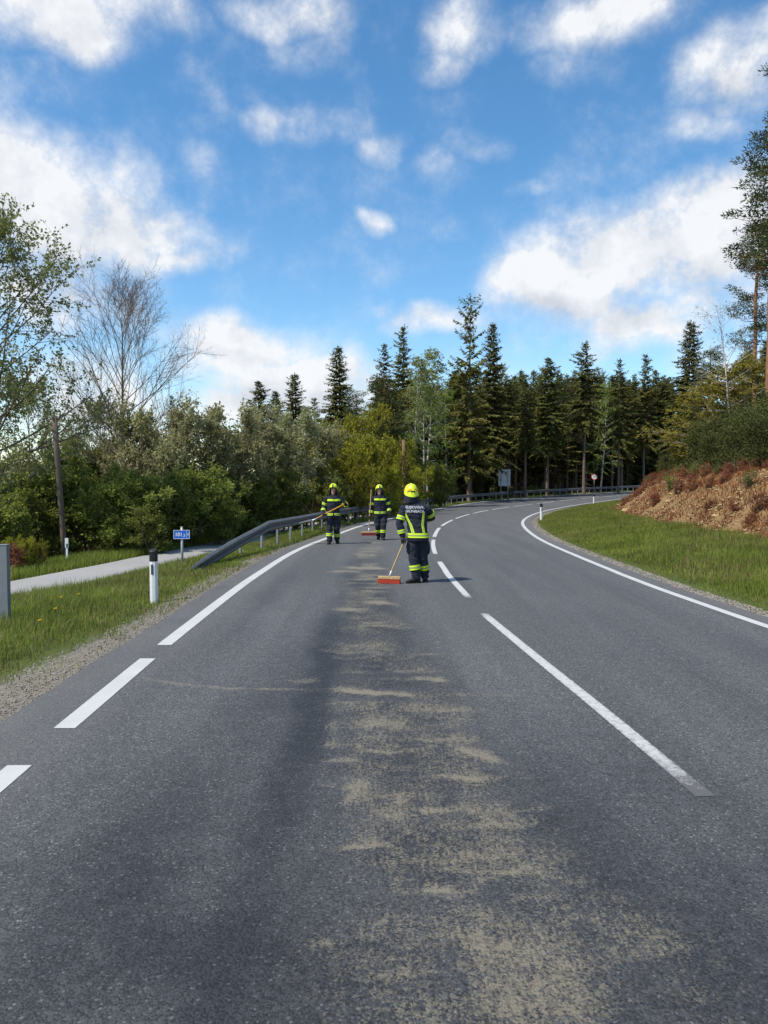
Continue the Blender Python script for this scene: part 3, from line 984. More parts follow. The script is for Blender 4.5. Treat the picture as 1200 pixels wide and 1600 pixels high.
def build_guardrail():
    sx, sy = rail_point(22)
    root = empty('guardrail', (sx, sy, float(road_h(sy))), 'long galvanised steel guardrail along the outside of the bend, with a ramped end', 'guardrail')
    # stations by arc length
    st = []
    y = 16.6
    while y < 150:
        x0, y0 = rail_point(y)
        st.append((x0, y0))
        y += 0.5 / float(fac_at(left_x, y))
    P = np.array(st)
    seg = np.hypot(np.diff(P[:, 0]), np.diff(P[:, 1]))
    S = np.concatenate([[0], np.cumsum(seg)])
    total = S[-1]

    def pos(s):
        return np.interp(s, S, P[:, 0]), np.interp(s, S, P[:, 1])
    ramp = 6.3

    def top(s):       # centre height of the rail above the road
        return np.interp(s, [0, ramp, ramp + .25], [-.10, .585, .60])
    inv = Matrix.Translation(-root.location)
    s = 0.0
    while s < total - .1:
        e = min(s + 4.0, total)
        ss = np.linspace(s, e + .12, 9 if s < 60 else 6)
        if s < ramp < e: ss = np.unique(np.concatenate([ss, [ramp - .02, ramp + .25]]))
        rings = []
        for q in ss:
            x0, y0 = pos(q); x1, y1 = pos(q + .3); xb, yb = pos(q - .3)
            t = Vector((x1 - xb, y1 - yb, 0)).normalized() if q < total - .3 else Vector((1, .6, 0)).normalized()
            nrm = Vector((t.y, -t.x, 0))          # towards the road
            zc = float(road_h(y0)) + float(top(q))
            lift = 0.002 if int(s / 4) % 2 else 0.0
            twist = float(np.interp(q, [0, .6, 1.6], [.9, .4, 0]))
            ring = []
            for (a, b) in RAIL_PROFILE:
                a += lift
                aa = a * math.cos(twist) - b * math.sin(twist) * -1 * .6
                bb = b * math.cos(twist)
                ring.append(Vector((x0, y0, zc + bb)) + nrm * aa - root.location)
            rings.append(ring)
        g = Geo()
        g.rings(rings, cap=False, closed=False)
        # back skin, a few millimetres behind
        back = [[v - Vector((0, 0, 0)) + (r[0] - r[0]) for v in r] for r in rings]
        g2 = []
        for r, q in zip(rings, ss):
            x1, y1 = pos(q + .3); xb, yb = pos(q - .3)
            t = Vector((x1 - xb, y1 - yb, 0)); t = t.normalized() if t.length > 1e-6 else Vector((1, .6, 0)).normalized()
            nrm = Vector((t.y, -t.x, 0))
            g2.append([v - nrm * .004 for v in r][::-1])
        g.rings(g2, cap=False, closed=False)
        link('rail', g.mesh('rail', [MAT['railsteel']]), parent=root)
        s += 4.0
    # posts of open channel section with a spacer to the rail
    pg = Geo()
    w, dpt, th = .085, .055, .006
    for (c, sz) in [((0, 0, .18), (w, th, 1.0)), ((-w / 2 + th / 2, -dpt / 2, .18), (th, dpt, 1.0)), ((w / 2 - th / 2, -dpt / 2, .18), (th, dpt, 1.0))]:
        pg.box(c, sz)
    post_me = pg.mesh('post', [MAT['steel']])
    bg = Geo(); bg.box((0, .035, .60), (.05, .075, .10)); bg.box((0, .078, .60), (.03, .012, .03))
    spacer_me = bg.mesh('spacer', [MAT['steel']])
    q = ramp - 2.2
    while q < total - .5:
        x0, y0 = pos(q); x1, y1 = pos(q + .3)
        t = Vector((x1 - x0, y1 - y0, 0)).normalized(); nrm = Vector((t.y, -t.x, 0))
        ang = math.atan2(nrm.y, nrm.x) - math.pi / 2
        c = Vector((x0, y0, float(road_h(y0)))) - nrm * .065
        dz = float(top(q)) - .60
        p = link('post', post_me, parent=root, loc=c - root.location + Vector((0, 0, dz)), rot=(0, 0, ang))
        if q < 70: link('spacer', spacer_me, parent=p)
        q += 1.95


build_guardrail()


# ------------------------------------------------------------------ marker posts
def delineator(x, y, label, yaw=0.0, tilt=0.0):
    z = float(ground_z(x, y))
    t = empty('marker_post', (x, y, z), label, 'marker post', 'white marker posts along the road', rot=(0, tilt, yaw))
    prof = [(-.06, -.025), (-.045, -.055), (0, -.066), (.045, -.055), (.06, -.025), (.06, .03), (-.06, .03)]
    g = Geo()
    zs = [-.15, .70]
    g.rings([[Vector((a, b, q)) for a, b in prof] for q in zs])
    link('post_body', g.mesh('post_body', [MAT['whiteplastic']]), t)
    g = Geo()
    def slant(b): return (b + .066) * .35
    rings = [[Vector((a * 1.02, b * 1.02, .70)) for a, b in prof], [Vector((a * 1.02, b * 1.02, .865 + slant(b))) for a, b in prof], [Vector((a * .9, b * .9, .875 + slant(b))) for a, b in prof]]
    g.rings(rings)
    link('black_cap', g.mesh('black_cap', [MAT['black']]), t)
    g = Geo(); g.box((0, -.066, .57), (.032, .010, .165))
    link('reflector', g.mesh('reflector', [MAT['greyreflect']]), t)
    return t


_x, _y, _ = ground_px(238.5, 936)
delineator(_x, _y, 'white marker post with black top in the grass beside the blue kilometre sign', yaw=R(-6))
_x, _y, _ = ground_px(846, 812)
delineator(_x, _y, 'white marker post at the inside of the bend where the grass verge begins', yaw=R(8))
_x, _y, _ = ground_px(928, 787.5)
delineator(_x, _y, 'small distant white marker post at the far grass edge opposite the round sign', yaw=R(20))


def text_mesh(s, size, mat, align='CENTER', sx=1.0, depth=0.0, bold=0.0):
    cu = bpy.data.curves.new('text_tmp', 'FONT')
    cu.body = s; cu.size = size; cu.align_x = align; cu.align_y = 'CENTER'
    cu.extrude = depth; cu.offset = bold; cu.resolution_u = 3
    o = bpy.data.objects.new('text_tmp', cu); COL.objects.link(o)
    dg = bpy.context.evaluated_depsgraph_get()
    me = bpy.data.meshes.new_from_object(o.evaluated_get(dg))
    bpy.data.objects.remove(o); bpy.data.curves.remove(cu)
    me.materials.clear(); me.materials.append(mat)
    co = np.empty(len(me.vertices) * 3, np.float32); me.vertices.foreach_get('co', co); co = co.reshape(-1, 3)
    co[:, 0] *= sx
    me.vertices.foreach_set('co', co.ravel()); me.update()
    return me


def up_text(me):
    """text lies in x,y: stand it up facing -y"""
    me.transform(Matrix.Rotation(R(90), 4, 'X'))
    return me


def km_sign():
    x, y, _ = ground_px(283.5, 886, -.08)
    z = float(ground_z(x, y))
    t = empty('kilometre_sign', (x, y, z), 'small blue kilometre sign reading 101,2 on a grey pole beside the rail end', 'sign', rot=(0, 0, R(4)))
    top = 1.03
    g = Geo(); g.tube([(0, 0, -.15), (0, 0, top)], .030, 14); g.tube([(0, 0, top), (0, 0, top + .012)], .032, 14)
    link('pole', g.mesh('pole', [MAT['steel']], True), t)
    cz, w, h = top - .17, .37, .205
    g = Geo(); g.box((0, -.036, cz), (w, .006, h))
    p = link('sign_panel', g.mesh('sign_panel', [MAT['signblue']]), t)
    g = Geo()
    b, yf = .009, -.0415
    for c, sz in [((0, yf, cz + h / 2 - b / 2), (w, .004, b)), ((0, yf, cz - h / 2 + b / 2), (w, .004, b)), ((-w / 2 + b / 2, yf, cz), (b, .004, h - 2 * b)), ((w / 2 - b / 2, yf, cz), (b, .004, h - 2 * b)),
                  ((w * .31, yf, cz), (.006, .004, h - 2 * b)), ((w * .40, yf, cz - .02), (w * .15, .004, .006))]:
        g.box(c, sz)
    link('sign_border', g.mesh('sign_border', [MAT['signwhite']]), p)
    me = up_text(text_mesh('101', .125, MAT['signwhite'], sx=.92, depth=.001, bold=.003)); me.transform(Matrix.Translation((-.065, -.0415, cz - .004)))
    link('lettering', me, p)
    me = up_text(text_mesh(',2', .085, MAT['signwhite'], sx=.95, depth=.001, bold=.002)); me.transform(Matrix.Translation((.055, -.0415, cz - .022)))
    link('lettering', me, p)
    me = up_text(text_mesh('38', .042, MAT['signwhite'], sx=.9, depth=.001, bold=.001)); me.transform(Matrix.Translation((w * .40, -.0415, cz + .012)))
    link('lettering', me, p)
    for q in (-.05, .05):
        g = Geo(); g.tube([(0, 0, cz + q - .012), (0, 0, cz + q + .012)], .035, 14)
        link('clamp', g.mesh('clamp', [MAT['steel']], True), t)


km_sign()


def channel_post():
    x, y, _ = ground_px(-2, 972, -.05)
    z = float(ground_z(x, y))
    t = empty('steel_post', (x, y, z), 'wide grey galvanised steel channel post standing in the tall verge grass', 'post')
    g = Geo(); H = 1.20
    w, d, th = .19, .09, .009
    g.box((0, 0, H / 2 - .1), (w, th, H + .2)); g.box((-w / 2 + th / 2, d / 2, H / 2 - .1), (th, d, H + .2)); g.box((w / 2 - th / 2, d / 2, H / 2 - .1), (th, d, H + .2))
    link('channel', g.mesh('channel', [MAT['poststeel']]), t)
    g = Geo(); g.box((0, d / 2 - .004, H + .004), (w + .006, d + .012, .008))
    link('end_plate', g.mesh('end_plate', [MAT['steel']]), t)


channel_post()


def sign_back():
    y = 78.5
    x = at_px(788, y)
    z = float(ground_z(x, y))
    t = empty('road_sign', (x, y, z), 'large rectangular road sign seen from its grey back, on two posts behind the guardrail', 'sign', rot=(0, 0, R(-6)))
    zt, zb = z_px(733.5, y) - z, z_px(759.5, y) - z
    w = 18.5 * y / F_PX
    g = Geo(); g.box((0, 0, (zt + zb) / 2), (w, .012, zt - zb))
    p = link('sign_panel', g.mesh('sign_panel', [MAT['signback']]), t)
    g = Geo()
    for c, s in [((0, -.02, zt - .015), (w, .03, .03)), ((0, -.02, zb + .015), (w, .03, .03)), ((-w / 2 + .015, -.02, (zt + zb) / 2), (.03, .03, zt - zb - .06)), ((w / 2 - .015, -.02, (zt + zb) / 2), (.03, .03, zt - zb - .06))]: g.box(c, s)
    link('edge_frame', g.mesh('edge_frame', [MAT['steel']]), p)
    for q in (.22, .5, .78):
        g = Geo(); g.box((0, -.022, zb + (zt - zb) * q), (w - .07, .026, .045))
        link('rib', g.mesh('rib', [MAT['signback']]), p)
    for sx in (-.29, .29):
        g = Geo(); g.tube([(sx * w, -.078, -.4), (sx * w, -.078, zt - .1)], .04, 10)
        link('post', g.mesh('post', [MAT['steel']], True), t)


sign_back()


def round_sign():
    yl = 97.0
    x0, y0 = rail_point(yl)
    best = min((rail_point(q) for q in np.arange(80, 125, .25)), key=lambda p: abs(600 + p[0] * F_PX / p[1] - 925))
    x, y = best[0] + .22, best[1] - .30
    z = float(ground_z(x, y))
    t = empty('speed_limit_sign', (x, y, z), 'round red-rimmed white traffic sign on a thin pole by the far guardrail', 'sign', rot=(0, 0, R(-10)))
    cz = z_px(745, y) - z
    r = 4.8 * y / F_PX
    g = Geo(); g.tube([(0, 0, -.3), (0, 0, cz + r + .05)], .034, 10)
    link('pole', g.mesh('pole', [MAT['steel']], True), t)
    g = Geo(); n = 32
    def ring(rad, yy): return [Vector((rad * math.cos(2 * math.pi * k / n), yy, cz + rad * math.sin(2 * math.pi * k / n))) for k in range(n)]
    g.rings([ring(r, -.036), ring(r, -.046)])
    p = link('disc', g.mesh('disc', [MAT['signwhite']]), t)
    g = Geo(); g.rings([ring(r * .80, -.047), ring(r * .80, -.052), ring(r * 1.01, -.052), ring(r * 1.01, -.047)], cap=False)
    link('red_rim', g.mesh('red_rim', [MAT['signred']]), p)
    me = up_text(text_mesh('70', r * .85, MAT['black'], depth=.001, bold=.006)); me.transform(Matrix.Translation((0, -.049, cz)))
    link('lettering', me, p)


round_sign()


def wooden_pole(x, y, top_z, r0, r1, lean, mat, label, name='wooden_pole'):
    z = float(ground_z(x, y))
    t = empty(name, (x, y, z), label, 'pole')
    H = top_z - z
    g = Geo()
    pts = [(lean[0] * q * H, lean[1] * q * H, -.3 + (H + .3) * q) for q in (0, .25, .5, .75, 1)]
    g.tube(pts, [r0 + (r1 - r0) * q for q in (0, .25, .5, .75, 1)], 12)
    link('shaft', g.mesh('shaft', [mat], True), t)
    g = Geo()
    p = Vector(pts[-1])
    g.tube([p - Vector((0, 0, .01)), p + Vector((.01, 0, .03))], [r1 * 1.02, r1 * .7], 12)
    link('weathered_top', g.mesh('weathered_top', [mat], True), t)


_y = 22.2
wooden_pole(at_px(101, _y), _y, z_px(652, _y), .085, .075, (-.062, 0), MAT['pole'], 'weathered grey wooden pole without wires, leaning among the bushes by the path')
_y = 47.5
wooden_pole(at_px(632, _y), _y, z_px(688, _y), .12, .10, (-.012, 0), MAT['pole2'], 'brown wooden pole rising from the yellow-green bushes behind the guardrail')


def path_marker():
    _y = 21.0
    x = at_px(103, _y); z = float(ground_z(x, _y))
    t = empty('stake', (x, _y, z), 'thin weathered white marker stake beside the leaning wooden pole', 'stake')
    H = z_px(841, _y) - z
    g = Geo(); g.box((0, 0, H * .5 - .1), (.05, .035, H + .2)); g.box((0, -.002, H - .13), (.085, .045, .26))
    link('stake_body', g.mesh('stake_body', [MAT['whiteplastic']]), t)
    g = Geo(); g.box((.012, -.026, H - .2), (.04, .006, .10))
    link('reflector', g.mesh('reflector', [MAT['greyreflect']]), t)


path_marker()
# ------------------------------------------------------------------ people
def union_mesh(geo, name, voxel, mat, smooth_it=6, fold=None, smooth=True):
    """all shapes of geo grown together into one continuous surface"""
    me = geo.mesh(name + '_raw', [])
    o = bpy.data.objects.new('tmp', me); COL.objects.link(o)
    md = o.modifiers.new('r', 'REMESH'); md.mode = 'VOXEL'; md.voxel_size = voxel; md.adaptivity = 0.0
    if smooth_it:
        ms = o.modifiers.new('s', 'SMOOTH'); ms.iterations = smooth_it; ms.factor = 0.5
    dg = bpy.context.evaluated_depsgraph_get()
    res = bpy.data.meshes.new_from_object(o.evaluated_get(dg))
    bpy.data.objects.remove(o); bpy.data.meshes.remove(me)
    res.name = name
    res.materials.clear(); res.materials.append(mat)
    n = len(res.vertices)
    if fold:
        co = np.empty(n * 3, np.float32); res.vertices.foreach_get('co', co); co = co.reshape(-1, 3)
        no = np.empty(n * 3, np.float32); res.vertex_normals.foreach_get('vector', no); no = no.reshape(-1, 3)
        amp, seed = fold
        a = fbm(co[:, 0] * 9 + co[:, 1] * 6 + seed, co[:, 2] * 16 + co[:, 1] * 4, seed, 3) - .5
        b = fbm(co[:, 0] * 22 + seed, co[:, 2] * 30 + co[:, 1] * 18, seed + 3, 2) - .5
        co = co + no * ((a * 2 + b * .7) * amp)[:, None]
        res.vertices.foreach_set('co', co.astype(np.float32).ravel())
    res.polygons.foreach_set('use_smooth', np.full(len(res.polygons), smooth))
    res.update()
    return res


def lerp(a, b, t): return Vector(a) * (1 - t) + Vector(b) * t


def limb_band(p0, p1, r0, r1, t0, t1, infl=.010, n=20):
    """a reflective band round a limb: yellow, grey, yellow"""
    g = Geo()
    p0, p1 = Vector(p0), Vector(p1)
    d = (p1 - p0).normalized()
    ref = Vector((0, 1, 0)) if abs(d.y) < .9 else Vector((1, 0, 0))
    x = (ref - d * ref.dot(d)).normalized(); y = d.cross(x)
    def ring(t, rr):
        c = lerp(p0, p1, t); r = r0 + (r1 - r0) * t + rr
        return [c + (x * math.cos(2 * math.pi * k / n) + y * math.sin(2 * math.pi * k / n)) * r for k in range(n)]
    ts = [t0, t0 + (t1 - t0) * .34, t0 + (t1 - t0) * .66, t1]
    for i in range(3):
        g.rings([ring(ts[i], infl + (.002 if i == 1 else 0)), ring(ts[i + 1], infl + (.002 if i == 1 else 0))], mi=1 if i == 1 else 0, cap=False)
    g.rings([ring(t0, 0), ring(t0, infl)], cap=False); g.rings([ring(t1, infl), ring(t1, 0)], cap=False)
    return g.mesh('reflective_band', [MAT['hivis'], MAT['silver']], True)


class Torso:
    """elliptic sections; knows its own surface so that bands and letters can lie on it"""
    # height, half width, half depth
    TAB = [(.80, .195, .150), (.86, .200, .155), (.95, .190, .148), (1.08, .185, .140), (1.22, .200, .145), (1.34, .212, .148), (1.42, .205, .135), (1.48, .165, .115), (1.53, .105, .095)]

    def __init__(self, hip, chest, yaw, k=1.0):
        self.hip, self.chest, self.yaw, self.k = Vector(hip), Vector(chest), yaw, k

    def centre(self, h):
        t = (h - .9) / (1.42 - .9)
        c = self.hip * (1 - t) + self.chest * t
        return Vector((c.x, c.y, h))

    def radii(self, h):
        T = np.array(self.TAB)
        return float(np.interp(h, T[:, 0], T[:, 1])) * self.k, float(np.interp(h, T[:, 0], T[:, 2])) * self.k

    def at(self, h, ang, infl=0.0):
        """ang 0 = front of the chest (facing), measured towards the figure's own left"""
        rx, ry = self.radii(h)
        a = ang
        ca, sa = math.cos(a), math.sin(a)
        e = 0.82
        lx = (rx + infl) * math.copysign(abs(sa) ** e, sa); ly = (ry + infl) * math.copysign(abs(ca) ** e, ca)
        # facing direction is -y at yaw 0
        v = Vector((lx, -ly, 0))
        return self.centre(h) + Matrix.Rotation(self.yaw, 3, 'Z') @ v

    def ring(self, h, infl=0.0, n=28):
        return [self.at(h, 2 * math.pi * k / n, infl) for k in range(n)]

    def band(self, h0, h1, infl=.012, a0=0.0, a1=2 * math.pi, single=False):
        g = Geo(); n = 36
        full = abs(a1 - a0) > 6.2
        hs = [h0, h0 + (h1 - h0) * .34, h0 + (h1 - h0) * .66, h1]
        def arc(h, f): return [self.at(h, a0 + (a1 - a0) * k / n, f) for k in range(n if full else n + 1)]
        for i in range(3):
            q = .002 if i == 1 else 0
            g.rings([arc(hs[i], infl + q), arc(hs[i + 1], infl + q)], mi=0 if (i != 1 or single) else 1, cap=False, closed=full)
        g.rings([arc(h0, -.01), arc(h0, infl)], cap=False, closed=full); g.rings([arc(h1, infl), arc(h1, -.01)], cap=False, closed=full)
        return g.mesh('reflective_band', [MAT['hivis'], MAT['silver']], True)

    def strap(self, pts, width, infl=.013):
        """stripe following (height, angle) points over the surface"""
        g = Geo(); n = 14
        hs = [p[0] for p in pts]; an = [p[1] for p in pts]
        tt = np.linspace(0, 1, n); src = np.linspace(0, 1, len(pts))
        rows = []
        for t in tt:
            h = float(np.interp(t, src, hs)); a = float(np.interp(t, src, an))
            rx, ry = self.radii(h)
            da = width / rx / 2
            rows.append([self.at(h, a - da, infl), self.at(h, a - da / 3, infl), self.at(h, a + da / 3, infl), self.at(h, a + da, infl)])
        for j, mi in ((0, 0), (1, 1), (2, 0)):
            g.rings([[r[j], r[j + 1]] for r in rows], mi=mi, cap=False, closed=False)
        return g.mesh('reflective_strap', [MAT['hivis'], MAT['silver']], True)

    def letters(self, s, size, h, sx, arch=0.0, infl=.016):
        me = text_mesh(s, size, MAT['lettering'], sx=sx, depth=.001, bold=.0012)
        n = len(me.vertices)
        co = np.empty(n * 3, np.float32); me.vertices.foreach_get('co', co); co = co.reshape(-1, 3)
        out = np.empty_like(co)
        for i, (x, y, z) in enumerate(co):
            hh = h + float(y) - arch * float(x) ** 2
            rx, ry = self.radii(h)
            # on the back: read from behind, the text runs towards the figure's own right
            a = math.pi + math.asin(max(-.95, min(.95, float(x) / rx)))
            out[i] = self.at(hh, a, infl + float(z))
        me.vertices.foreach_set('co', out.ravel()); me.update()
        return me


def glove_geo(g, wrist, palm, axis, r_handle=.018, thumb_side=1.0, fr=.0105, thin=1.0):
    """palm with four fingers and a thumb closed round an axis that runs through the grip"""
    wrist, palm, axis = Vector(wrist), Vector(palm), Vector(axis).normalized()
    into = (palm - wrist).normalized()
    into = (into - axis * into.dot(axis))
    into = into.normalized() if into.length > 1e-3 else Vector((0, -1, 0))
    side = axis.cross(into).normalized() * thumb_side
    c = palm + side * (r_handle + .016)       # palm block sits beside the handle
    g.tube([wrist, lerp(wrist, c - into * .035, .6), c - into * .03], [.036 * thin, .036 * thin, .038 * thin], 10, round_ends=True)
    for i in range(-1, 3):
        o = axis * (i - .5) * .022
        g.tube([c - into * .03 + o, c + into * .03 + o], [.020 * thin, .017 * thin], 8, round_ends=True)
    lens = [3.3, 3.7, 3.5, 2.9]
    for i in range(4):
        o = axis * ((1.5 - i) * .0225)
        rad = r_handle + fr * .9
        pts = []
        for k in range(6):
            a = -.3 + lens[i] * k / 5
            pts.append(palm + o + (side * math.cos(a) + into * math.sin(a)) * rad * (1.25 if k == 0 else 1.0))
        g.tube(pts, [fr, fr, fr, fr * .97, fr * .93, fr * .85], 7, round_ends=True)
    pts = []
    for k in range(5):
        a = -.5 - 2.0 * k / 4
        pts.append(palm + axis * (.045 + .008 * k) + (side * math.cos(a) + into * math.sin(a)) * (r_handle + fr * 1.1))
    g.tube([c - into * .035 + axis * .03] + pts, [q * thin for q in (.015, .013, .012, .012, .011, .010)], 7, round_ends=True)


def boot_geo(g, ankle, toe_dir, lift=0.0):
    a = Vector(ankle); d = Vector((toe_dir[0], toe_dir[1], 0)).normalized(); s = Vector((-d.y, d.x, 0))
    base = Vector((a.x, a.y, lift))
    secs = [(-.085, .030, .055, .075), (-.06, .042, .055, .095), (0, .046, .056, .10), (.06, .048, .050, .085), (.11, .052, .040, .066), (.16, .052, .034, .055), (.195, .040, .028, .045), (.212, .022, .022, .034)]
    rings = []
    for (t, w, zc, hh) in secs:
        ring = []
        for k in range(14):
            an = 2 * math.pi * k / 14
            zz = zc + hh * .5 * math.sin(an) * 1.0
            ring.append(base + d * t + s * w * math.copysign(abs(math.cos(an)) ** .7, math.cos(an)) + Vector((0, 0, max(.018, zz + .012))))
        rings.append(ring)
    g.rings(rings)
    g.tube([base + Vector((0, 0, .06)), a + Vector((0, 0, .10)), a + Vector((0, 0, .19))], [.056, .060, .066], 12)


def sole_geo(ankle, toe_dir, lift=0.0):
    g = Geo()
    a = Vector(ankle); d = Vector((toe_dir[0], toe_dir[1], 0)).normalized(); s = Vector((-d.y, d.x, 0))
    base = Vector((a.x, a.y, lift))
    out = [(-.095, .02), (-.085, .038), (-.04, .046), (.02, .043), (.08, .052), (.14, .057), (.19, .045), (.215, .022)]
    top = [base + d * t + s * w + Vector((0, 0, .024)) for t, w in out] + [base + d * t - s * w + Vector((0, 0, .024)) for t, w in out[::-1]]
    bot = [v - Vector((0, 0, .026)) for v in top]
    g.rings([bot, top])
    return g.mesh('boot_sole', [MAT['black']])


def head_geo(g, c, yaw):
    Rm = Matrix.Rotation(yaw, 3, 'Z')
    secs = [(-.120, .035, .040, -.030), (-.105, .052, .062, -.022), (-.08, .062, .082, -.010), (-.04, .070, .094, 0), (0, .075, .100, .004), (.05, .078, .102, .006), (.09, .068, .088, .006), (.115, .042, .055, .006), (.125, .016, .02, .006)]
    rings = []
    for (z, rx, ry, oy) in secs:
        rings.append([Vector(c) + Rm @ Vector((rx * math.cos(2 * math.pi * k / 20), oy + ry * math.sin(2 * math.pi * k / 20), z)) for k in range(20)])
    g.rings(rings)
    # nose, brow, cheeks, ears
    g.tube([Vector(c) + Rm @ Vector(p) for p in ((0, -.088, .022), (0, -.108, -.012), (0, -.112, -.026))], [.010, .014, .016], 8, round_ends=True)
    g.tube([Vector(c) + Rm @ Vector(p) for p in ((-.045, -.078, .032), (0, -.092, .036), (.045, -.078, .032))], [.010, .012, .010], 8, round_ends=True)
    for s in (-1, 1):
        g.tube([Vector(c) + Rm @ Vector(p) for p in ((s * .038, -.075, -.022), (s * .048, -.060, -.03))], [.018, .016], 8, round_ends=True)
        g.tube([Vector(c) + Rm @ Vector(p) for p in ((s * .076, .012, .022), (s * .080, .016, -.002), (s * .076, .010, -.026))], [.012, .015, .010], 8, round_ends=True)
    g.tube([Vector(c) + Rm @ Vector(p) for p in ((-.018, -.082, -.104), (.018, -.082, -.104))], .016, 8, round_ends=True)


def helmet_parts(c, yaw, root, back_view):
    """deep modern helmet: yellow shell with ridge, black front plate, visor edge, dark neck cloth"""
    Rm = Matrix.Rotation(yaw, 3, 'Z')
    c = Vector(c)
    n = 32
    def P(x, y, z): return c + Rm @ Vector((x, y, z))
    # lower rim height goes down at the back and over the ears; front opening is high
    rings = []
    for i, th in enumerate(np.linspace(0, 1, 11)):
        ring = []
        for k in range(n):
            a = 2 * math.pi * k / n          # a = -pi/2 front
            fr = -math.sin(a)                # 1 in front, -1 at the back
            low = -.010 + .062 * max(0, fr) ** 1.2 - .055 * max(0, -fr + .25)
            zt = .172
            ph = th * math.pi / 2
            rx, ry = .128, .158
            z = low + (zt - low) * math.sin(ph)
            sc = math.cos(ph) ** .72 if th < 1 else .02
            flare = 1.0 + .06 * (1 - th) ** 3
            ridge = .010 * math.exp(-((math.cos(a)) / .25) ** 2) * math.sin(ph)
            ring.append(P(rx * sc * flare * math.cos(a), .008 + ry * sc * flare * math.sin(a), z + ridge))
        rings.append(ring)
    g = Geo()
    g.rings(rings, cap=False); g.add([rings[-1][k] for k in range(n)], [tuple(range(n))])
    inner = [[c + (v - c) * .93 for v in r] for r in rings[:5]]
    g.rings([r[::-1] for r in inner], cap=False)
    g.rings([rings[0][::-1], inner[0][::-1]], cap=False)
    h = link('helmet', g.mesh('helmet', [MAT['helmet']], True), root)
    # central black front plate and visor band
    g = Geo()
    rows = []
    for z, y, w in ((.062, -.168, .018), (.10, -.158, .022), (.130, -.132, .022), (.152, -.098, .016)):
        rows.append([P(-w, y, z), P(0, y - .006, z + .002), P(w, y, z)])
    g.rings(rows, cap=False, closed=False)
    link('front_plate', g.mesh('front_plate', [MAT['black']], True), h)
    g = Geo()
    rows = []
    for q in np.linspace(-1.05, 1.05, 15):
        x, y = .134 * math.sin(q), .008 - .166 * math.cos(q)
        rows.append([P(x, y, .062 - .012 * abs(q)), P(x * 1.03, y * 1.03, .050 - .014 * abs(q)), P(x, y, .036 - .018 * abs(q))])
    g.rings(rows, cap=False, closed=False)
    link('visor_edge', g.mesh('visor_edge', [MAT['black']], True), h)
    # red reflective marks on the rear sides
    for s in (-1, 1):
        g = Geo()
        rows = []
        for q in np.linspace(.25, .95, 7):
            a = math.pi / 2 - s * q
            x, y = .1365 * math.cos(a), .008 + .1675 * math.sin(a)
            z0 = .070 - .050 * (q - .25) / .7
            rows.append([P(x * .955, y * .955, z0 + .018), P(x * 1.0, y * 1.0, z0 - .008)])
        g.rings(rows, cap=False, closed=False)
        link('red_reflector', g.mesh('red_reflector', [MAT['redtape']]), h)
    g = Geo()
    g.box(P(0, .156, .012), (.07, .012, .055), rot=Rm)
    link('rear_buckle', g.mesh('rear_buckle', [MAT['black']]), h)
    # neck cloth from ear to ear round the back
    g = Geo(); rows = []
    for q in np.linspace(-2.15, 2.15, 25):
        a = math.pi / 2 + q
        x, y = math.cos(a), math.sin(a)
        w = 1 + .03 * math.sin(q * 9)
        rows.append([P(.122 * x, .008 + .150 * y, -.015), P(.126 * x * w, .01 + .150 * y * w, -.075), P(.138 * x * w, .012 + .150 * y * w, -.135), P(.150 * x * w, .01 + .140 * y * w, -.185)])
    g.rings(rows, cap=False, closed=False)
    rows2 = [[v + (c - v) * .05 for v in r][::-1] for r in rows]
    g.rings(rows2, cap=False, closed=False)
    link('neck_cloth', g.mesh('neck_cloth', [MAT['navy']], True), h)
    return h


